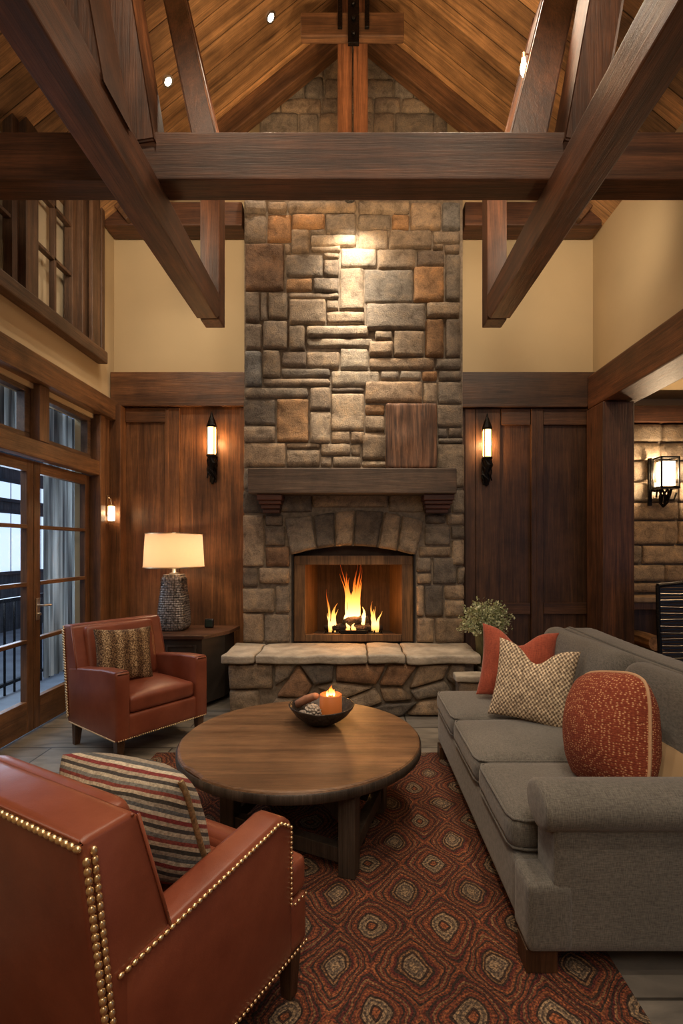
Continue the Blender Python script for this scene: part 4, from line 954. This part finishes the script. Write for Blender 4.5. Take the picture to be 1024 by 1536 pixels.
# ------------------------------------------------------------------ armchairs
def studs(bm, pts, r=.0085, step=.021, nrm=(0, 0, 0), long_=1.0, jit=0):
    nv = Vector(nrm)
    for a, b in zip(pts, pts[1:]):
        a = Vector(a); b = Vector(b); d = b-a; n_ = max(1, int(d.length/step)); dn = d.normalized(); q = dn.to_track_quat('X', 'Z')
        for i in range(n_):
            p = a+d*((i+.5)/n_)
            x = bmesh.ops.create_uvsphere(bm, u_segments=8, v_segments=5, radius=r)
            jr = random.uniform(-jit, jit)
            for v in x['verts']:
                c = Vector((v.co.x*long_, v.co.y*.85, v.co.z*.85)); c.rotate(q); v.co = p+c
def armchair(label, loc, rot, near):
    t = thing('leather_armchair', label, 'armchair', loc, rot, None)
    W = .37; yr = .36; yf = -.36; af = -.27 if near else -.36; zb = .17
    # base
    obj('seat_base', soft(-W+.004, W-.004, yf if near else yf+.012, .30, zb, .335, .02, 8), M_leather, t, True)
    # back, wedge profile
    bm = NB()
    prof = [(.30, zb), (.36, zb), (.44, .885), (.43, .90), (.32, .905), (.30, .89), (.17, .44), (.20, .33)]
    add_prism(bm, prof, 'x', -W+.004, W-.004, .014)
    obj('backrest', bm, M_leather, t, True)
    for e in t.children: pass
    # inside back pad
    M = Matrix.Translation((0, .215, .42)) @ Matrix.Rotation(-.21, 4, 'X')
    obj('back_cushion', soft(-W+.085, W-.085, -.06, .02, .02, .475, .035, 10, 0, M), M_leather, t, True)
    # arms
    for s in (-1, 1):
        x0, x1 = (s*W-.0, s*(W-.10)) if s > 0 else (-W, -W+.10)
        x0, x1 = min(x0, x1), max(x0, x1)
        bm = NB(); n = 8
        prof = [(.235, zb), (.225, .60), (.15, .605)] if near else [(.24, zb), (.24, .60), (.15, .612)]
        h = .645; fr = [(af+.075, h), (af+.04, h-.006), (af+.012, h-.03), (af, h-.06)] if near else [(af+.03, h), (af+.008, h-.008), (af, h-.03)]
        pr = [(.335, zb), (.335, .582), (.18, .602), (.0, .622), (-.15, .638)]+fr+[(af, zb)]
        add_prism(bm, pr, 'x', x0, x1, .016)
        obj('armrest', bm, M_leather, t, True)
    # seat cushion
    bm = soft(-W+.105, W-.105, af+.02 if near else yf+.015, .19, .337, .455, .03, 12, .03)
    if near: add_soft(bm, -W+.008, W-.008, yf-.005, af-.003, .337, .455, .028, 10, .012)
    obj('seat_cushion', bm, M_leather, t, True)
    # legs
    for sx in (-1, 1):
        for sy in (-1, 1):
            bm = NB(); x = sx*(W-.045); y = -.31 if sy < 0 else .29; add_box(bm, x-.03, x+.03, y-.03, y+.03, 0, zb+.01, .004)
            for v in bm.verts:
                if v.co.z < .08: v.co.x += -(v.co.x-x)*.35-sx*-.0; v.co.y += -(v.co.y-y)*.35+(.02 if sy > 0 else 0)
            obj('leg', bm, M_legwood, t)
    # nailheads
    bm = NB()
    for s in (-1, 1):
        xx = s*(W+.002)
        pts = [(xx, .353, zb+.03), (xx, .388, .5), (xx, .430, .865)]
        studs(bm, pts, .009, .020, long_=1.25)
        studs(bm, [(xx, .337, zb+.04), (xx, .372, .5), (xx, .414, .88)], .009, .020, long_=1.25)
        if near: studs(bm, [(xx, .36, .572), (xx, .0, .608), (xx, -.15, .624), (xx, af+.07, .632), (xx, af+.02, .60)], .0075, .0165, long_=1.15)
        if near: studs(bm, [(xx, af+.012, .60), (xx, af+.012, .34)], .0065, .016)
        studs(bm, [(xx, af, .335), (xx, yf+.01, .335)], .006, .016) if near else None
        studs(bm, [(xx, .33, zb+.008), (xx, yf+.01, zb+.008)], .0065, .016)
    studs(bm, [(-W, .441, .884), (W, .441, .884)], .009, .020, long_=1.25)
    studs(bm, [(-W+.01, yf-.001, zb+.008), (W-.01, yf-.001, zb+.008)], .0065, .016)
    obj('nailhead_trim', bm, M_gold, t, True)
    # seam piping
    bm = NB()
    add_tube(bm, [(-W+.003, .318, .897), (W-.003, .318, .897)], .004, 6)
    for s in (-1, 1): add_tube(bm, [(s*(W-.004), .304, .893), (s*(W-.004), .239, .67), (s*(W-.004), .196, .52)], .004, 6)
    obj('seam_piping', bm, M_leather, t, True)
    return t
a1 = armchair('red-brown leather armchair beside the glass doors, facing the table', (-1.666, 3.931, 0), math.radians(53.1), False)
a2 = armchair('nailhead-trimmed leather armchair seen from behind in the foreground', (-.648, 1.565, .016), math.radians(150.9), True)
# ------------------------------------------------------------------ pillows
def pillow(name, label, mat, W, H, T, M, chop=0, piping=None, nn=26, pinch=.09, rnd=0, ex=.42, endtrim=None):
    bm = NB(); g = {}
    for side in (1, -1):
        for j in range(nn+1):
            for i in range(nn+1):
                u = -math.cos(PI*i/nn); v = -math.cos(PI*j/nn)
                edge = i in (0, nn) or j in (0, nn)
                if side == -1 and edge: g[(side, i, j)] = g[(1, i, j)]; continue
                x = u*W/2*(1-pinch*(1-v*v)); z = v*H/2*(1-pinch*(1-u*u))
                x *= 1-rnd*v**4*abs(u)**2; z *= 1-rnd*u**4*abs(v)**2; th = T/2*((1-u**2)*(1-v**2))**ex
                if chop:
                    k = max(0, (v+.3)/1.3)**1.6*math.exp(-(u/.38)**2); z -= chop*k; th *= 1-.35*k
                th += .006*noise.noise(Vector((x*14, z*14, side*3+W*9)))*(0 if edge else 1)
                g[(side, i, j)] = bm.verts.new((x, -side*th, z))
    for side in (1, -1):
        for j in range(nn):
            for i in range(nn):
                q = [g[(side, i, j)], g[(side, i+1, j)], g[(side, i+1, j+1)], g[(side, i, j+1)]]
                bm.faces.new(q)
    rim = [g[(1, i, 0)].co.copy() for i in range(nn)]+[g[(1, nn, j)].co.copy() for j in range(nn)]+[g[(1, nn-i, nn)].co.copy() for i in range(nn)]+[g[(1, 0, nn-j)].co.copy() for j in range(nn)]
    o = obj(name, bm, mat, None, True); o.matrix_world = M
    tag(o, label, 'pillow')
    if endtrim:
        pts = [g_co for g_co in rim[3*nn:]+[rim[0]]]
        p = obj('zip_edge', add_tube(NB(), pts, endtrim[1], 6), endtrim[0], None, True); p.parent = o
    if piping:
        b2 = add_tube(NB(), rim+[rim[0]], piping[1], 6); p = obj('piping', b2, piping[0], None, True); p.parent = o
    return o
def PM(loc, rz, tilt, roll=0):
    return Matrix.Translation(loc) @ Matrix.Rotation(rz, 4, 'Z') @ Matrix.Rotation(tilt, 4, 'X') @ Matrix.Rotation(roll, 4, 'Y')
R = math.radians
CA1 = Matrix.Translation((-1.666, 3.931, 0)) @ Matrix.Rotation(R(53.1), 4, 'Z')
CA2 = Matrix.Translation((-.648, 1.565, .016)) @ Matrix.Rotation(R(150.9), 4, 'Z')
pillow('throw_pillow', 'brown and cream tweed pillow on the leather armchair by the doors', pillow_mat('tweed'), .43, .41, .17, CA1 @ PM((-.09, .05, .675), R(-8), -.24, .05))
pillow('lumbar_pillow', 'striped grey and burgundy pillow on the foreground leather armchair', pillow_mat('striped'), .52, .37, .27, CA2 @ PM((.01, .03, .665), R(4), -.30, .03), pinch=.02, ex=.5, rnd=.05, endtrim=(plain('brass_zip', (.30, .2, .1), .5, .5, 120, .5), .009))
pillow('throw_pillow', 'plain rust-red pillow at the far end of the grey sofa', M_rust, .50, .48, .17, PM((1.10, 3.40, .715), R(-12), -.25, .10), chop=.10)
pillow('throw_pillow', 'cream and brown basket-weave pillow in front of the plain rust one', pillow_mat('basket_weave'), .47, .47, .16, PM((1.07, 3.02, .685), R(-28), -.28, .10), chop=.10)
pillow('throw_pillow', 'rust pillow with light flecks and beige edge near the sofa arm', pillow_mat('dotted'), .45, .49, .34, PM((1.11, 2.20, .70), R(-80), -.2, -.22), piping=(M_piping, .008), pinch=-.02, rnd=.12, ex=.55)
pillow('throw_pillow', 'tan pillow mostly hidden behind the near sofa arm', plain('tan_linen', (.35, .24, .13), .9), .36, .28, .12, PM((1.26, 2.08, .56), R(-80), -.5, 0))
# ------------------------------------------------------------------ sofa
sf = thing('grey_sofa', 'long grey linen sofa with rolled near arm, right of the table', 'sofa', (0, 0, 0))
YA, YZ = 1.74, 3.68
obj('sofa_base', soft(.61, 1.62, YA+.12, YZ, .10, .325, .025, 12), M_sofa, sf, True)
obj('front_post', soft(.60, .76, YA, YA+.165, .10, .335, .02, 8), M_sofa, sf, True)
# arm
bm = soft(.69, 1.64, YA+.004, YA+.17, .10, .54, .015, 10)
obj('arm_panel', bm, M_sofa, sf, True)
bm = NB(); rings = []
for xo, k in ((.655, .01), (.655, .80), (.660, .93), (.675, 1.0), (.9, 1.0), (1.3, 1.0), (1.64, 1.0), (1.64, .01)):
    rings.append([bm.verts.new((xo, YA+.085+.112*k*math.cos(2*PI*i/40), .575+.082*k*math.sin(2*PI*i/40))) for i in range(40)])
for a, b in zip(rings, rings[1:]):
    for i in range(40): bm.faces.new((a[i], a[(i+1) % 40], b[(i+1) % 40], b[i]))
obj('arm_roll', bm, M_sofa, sf, True)
# back
bm = NB(); prof = [(YA+.02, .10), (YZ, .10)]
n = 24
tops = []
for i in range(n+1):
    t = i/n; y = YZ-(YZ-YA-.02)*t
    z = .945-.02*math.sin(t*PI*1.0)
    if t < .10: z -= .10*((.10-t)/.10)**2
    tops.append((y, z))
add_prism(bm, prof+tops, 'x', 1.46, 1.66, .02)
obj('sofa_back', bm, M_sofa, sf, True)
add = [(1.50, y-.005, z+.002) for y, z in tops[1:-1]]
obj('back_welt', add_tube(NB(), add, .008, 8), M_sofa, sf, True)
ys = [YZ-.005, 3.07, 2.46, YA+.185]
for i in range(3):
    y1, y0 = ys[i], ys[i+1]
    c = obj('seat_cushion', soft(.595, 1.33, y0+.006, y1-.006, .328, .465, .05, 14, .018, None, .006), M_sofa, sf, True)
    bm = NB(); r = .045
    for z, in ((.452,), (.342,)):
        pts = [(1.2, y0+.010, z), (.66, y0+.010, z), (.615, y0+.025, z), (.602, y0+.07, z), (.602, y1-.07, z), (.615, y1-.025, z), (.66, y1-.010, z), (1.2, y1-.010, z)]
        add_tube(bm, pts, .0055, 6)
    obj('welt', bm, M_sofa, c, True)
for y1, y0 in ((YZ-.01, 2.60), (2.59, YA+.19)):
    M = Matrix.Translation((1.36, (y0+y1)/2, .44)) @ Matrix.Rotation(.20, 4, 'Y')
    obj('back_cushion', soft(-.10, .10, -(y1-y0)/2+.004, (y1-y0)/2-.004, .0, .50, .09, 16, .0, M, .012), M_sofa, sf, True)
for x in (.655, 1.58):
    for y in (YA+.07, YZ-.10):
        obj('leg', box(x-.055, x+.055, y-.05, y+.05, 0.016 if x < .9 else 0, .10, .004), M_legwood, sf)
# ------------------------------------------------------------------ coffee table
ct = thing('round_coffee_table', 'round distressed wooden coffee table on a black trestle base', 'coffee table', (-.29, 2.82, .016))
bm = NB(); add_lathe(bm, [(.64, .0), (.652, .004), (.655, .014), (.655, .046), (.650, .054), (.640, .058), (.2, .059)], 96)
bmesh.ops.translate(bm, vec=(0, 0, .375), verts=bm.verts)
for v in bm.verts:
    a = math.atan2(v.co.y, v.co.x); k = 1+.004*noise.noise(Vector((a*6, 0, 0))); v.co.x *= k; v.co.y *= k
# small chip at the rim
for v in bm.verts:
    p = Vector((v.co.x+.46, v.co.y+.465)); 
    if p.length < .05: v.co.x *= .985; v.co.y *= .985
obj('tabletop', bm, M_tabletop, ct)
bm = NB(); add_lathe(bm, [(.656, .0), (.661, .004), (.661, .040), (.656, .046)], 96, close=False); bmesh.ops.translate(bm, vec=(0, 0, .377), verts=bm.verts)
obj('rim_band', bm, M_blackwood, ct, True, label='dark edge band')
L = [(.27, -.52), (.43, .04), (-.34, -.22), (-.17, .32)]   # FR, BR, FL, BL
ang = math.atan2(.52, .16)-PI/2
def leg(p):
    M = Matrix.Translation((p[0], p[1], 0)) @ Matrix.Rotation(ang, 4, 'Z')
    return box(-.04, .04, -.04, .04, 0, .373, .005, 2, M)
for p in L: obj('leg', leg(p), M_blackwood, ct)
def rail(a, b, z0, z1, w_=.05):
    return beam((a[0], a[1], (z0+z1)/2), (b[0], b[1], (z0+z1)/2), w_, z1-z0, (0, 0, 1), .004)
obj('apron', add_beam(rail(L[0], L[1], .30, .372), (L[2][0], L[2][1], .336), (L[3][0], L[3][1], .336), .05, .072, (0, 0, 1), .004), M_blackwood, ct)
obj('stretcher', rail(L[2], L[1], .17, .235), M_blackwood, ct); obj('stretcher', rail(L[3], L[0], .22, .30), M_blackwood, ct)
obj('stretcher', rail(L[0], L[2], .05, .12), M_blackwood, ct); obj('stretcher', rail(L[0], L[1], .06, .13), M_blackwood, ct)
obj('stretcher', rail(L[2], L[3], .05, .12), M_blackwood, ct); obj('stretcher', rail(L[3], L[1], .05, .12), M_blackwood, ct)
TT = .016+.434+.001
bx, by = -.19, 3.02
bm = lathe([(.05, 0), (.075, .003), (.11, .02), (.155, .055), (.19, .10), (.196, .112), (.188, .112), (.15, .065), (.10, .03), (.001, .02)], 48)
for v in bm.verts: v.co.z += .006*noise.noise(v.co*6)
o = obj('decorative_bowl', bm, plain('hammered_bowl', (.045, .038, .034), .38, .5, 20, .4, .9, 45, .01), None, True); o.location = (bx, by, TT); tag(o, 'dark hammered bowl on the round coffee table', 'bowl')
cd = thing('pillar_candle', 'orange pillar candle burning in the dark bowl', 'candle', (bx+.055, by-.01, TT+.045))
mc, nt, b = newmat('amber_wax'); b.inputs['Base Color'].default_value = (.5, .15, .04, 1); b.inputs['Subsurface Weight'].default_value = .5; b.inputs['Subsurface Radius'].default_value = (.05, .02, .01); b.inputs['Emission Color'].default_value = (1, .28, .05, 1); b.inputs['Emission Strength'].default_value = .1
obj('wax', rough(lathe([(.064, 0), (.067, .01), (.067, .125), (.062, .13), (.05, .118), (.001, .112)], 28), .003, 20), mc, cd, True)
obj('wick', tube([(0, 0, .112), (.002, 0, .135)], .002, 6), M_black, cd)
mf = flame_mat(.10, .19, 1.3); 
obj('flame', flame(0, 0, .12, .016, .06, .004, .002), mf, cd, True); obj('flame', flame(.018, .005, .115, .009, .04, .0, .002), mf, cd, True); obj('flame', flame(-.02, .0, .115, .009, .035, .0, .002), mf, cd, True)
# pine cone, driftwood, pebbles
bm = NB()
for i in range(70):
    t = i/70; a = i*2.4; r = .045*math.sin(PI*(.12+.82*t)); add_ball(bm, (r*math.cos(a), r*math.sin(a), .09*t), .011, (1, 1, .5), 6, 4)
add_ball(bm, (0, 0, .045), .034, (1, 1, 1.25))
o = obj('pine_cone', bm, plain('grey_pine_cone', (.36, .31, .26), .8, 0, 40, .3), None, True); o.location = (bx-.065, by-.045, TT+.05); o.rotation_euler = (.5, .5, 0); tag(o, 'pale grey pine cone in the bowl beside the candle', 'pine cone')
bm = tube([(-.12, .03, .09), (-.06, .03, .12), (0, .0, .15), (.01, -.01, .155)], [.022, .026, .022, .018], 10)
o = obj('driftwood_piece', rough(bm, .006, 25), plain('reddish_driftwood', (.36, .17, .10), .8, 0, 20, .3, .5, 60), None, True); o.location = (bx-.04, by+.03, TT); tag(o, 'reddish piece of driftwood leaning in the bowl', 'driftwood')
for i in range(7):
    a = i*.9+2; r = .02; q = .075+.02*(i % 2)
    
    bm = NB(); add_ball(bm, (0, 0, 0), r, (1.3, 1, .7)); o = obj('pebble', rough(bm, .003, 30, i), plain('pebble_stone', (.25, .21, .18), .6), None, True) if i == 0 else None
    if i == 0: peb = o
    else: o = peb.copy(); C.objects.link(o)
    o.location = (bx+q*math.cos(a)-.02, by+q*math.sin(a), TT+.055); tag(o, 'grey pebble lying in the dark bowl', 'pebble', 'pebbles in the bowl')
# ------------------------------------------------------------------ black woven chair in side room
wc = thing('woven_chair', 'black woven chair beyond the sofa at the right edge', 'chair', (2.92, 4.40, 0), R(8))
bm = NB()
for x in (-.28, .28): add_tube(bm, [(x, .0, 0), (x, 0, .45), (x, .02, .8), (x*.95, .05, 1.16)], .02)
add_tube(bm, [(-.27, .05, 1.16), (0, .06, 1.18), (.27, .05, 1.16)], .02)
obj('back_frame', bm, M_iron, wc)
bm = NB()
for k in range(26): add_box(bm, -.27, .27, .01+.0012*k, .03+.0012*k, .47+k*.027, .47+k*.027+.022, .006)
obj('woven_back', bm, M_black, wc)
bm = NB()
for k in range(12): add_tube(bm, [(-.28, .0, .48+k*.056), (-.1, -.006, .475+k*.056+.006*math.sin(k*2)), (.1, -.006, .485+k*.056), (.28, 0, .48+k*.056)], .0022, 5)
obj('wire_weave', bm, M_silver, wc)
obj('seat', soft(-.28, .28, .03, .50, .40, .46, .02, 6), M_black, wc, True)
for x in (-.25, .25): obj('leg', tube([(x, .46, 0), (x, .46, .41)], .018), M_iron, wc)
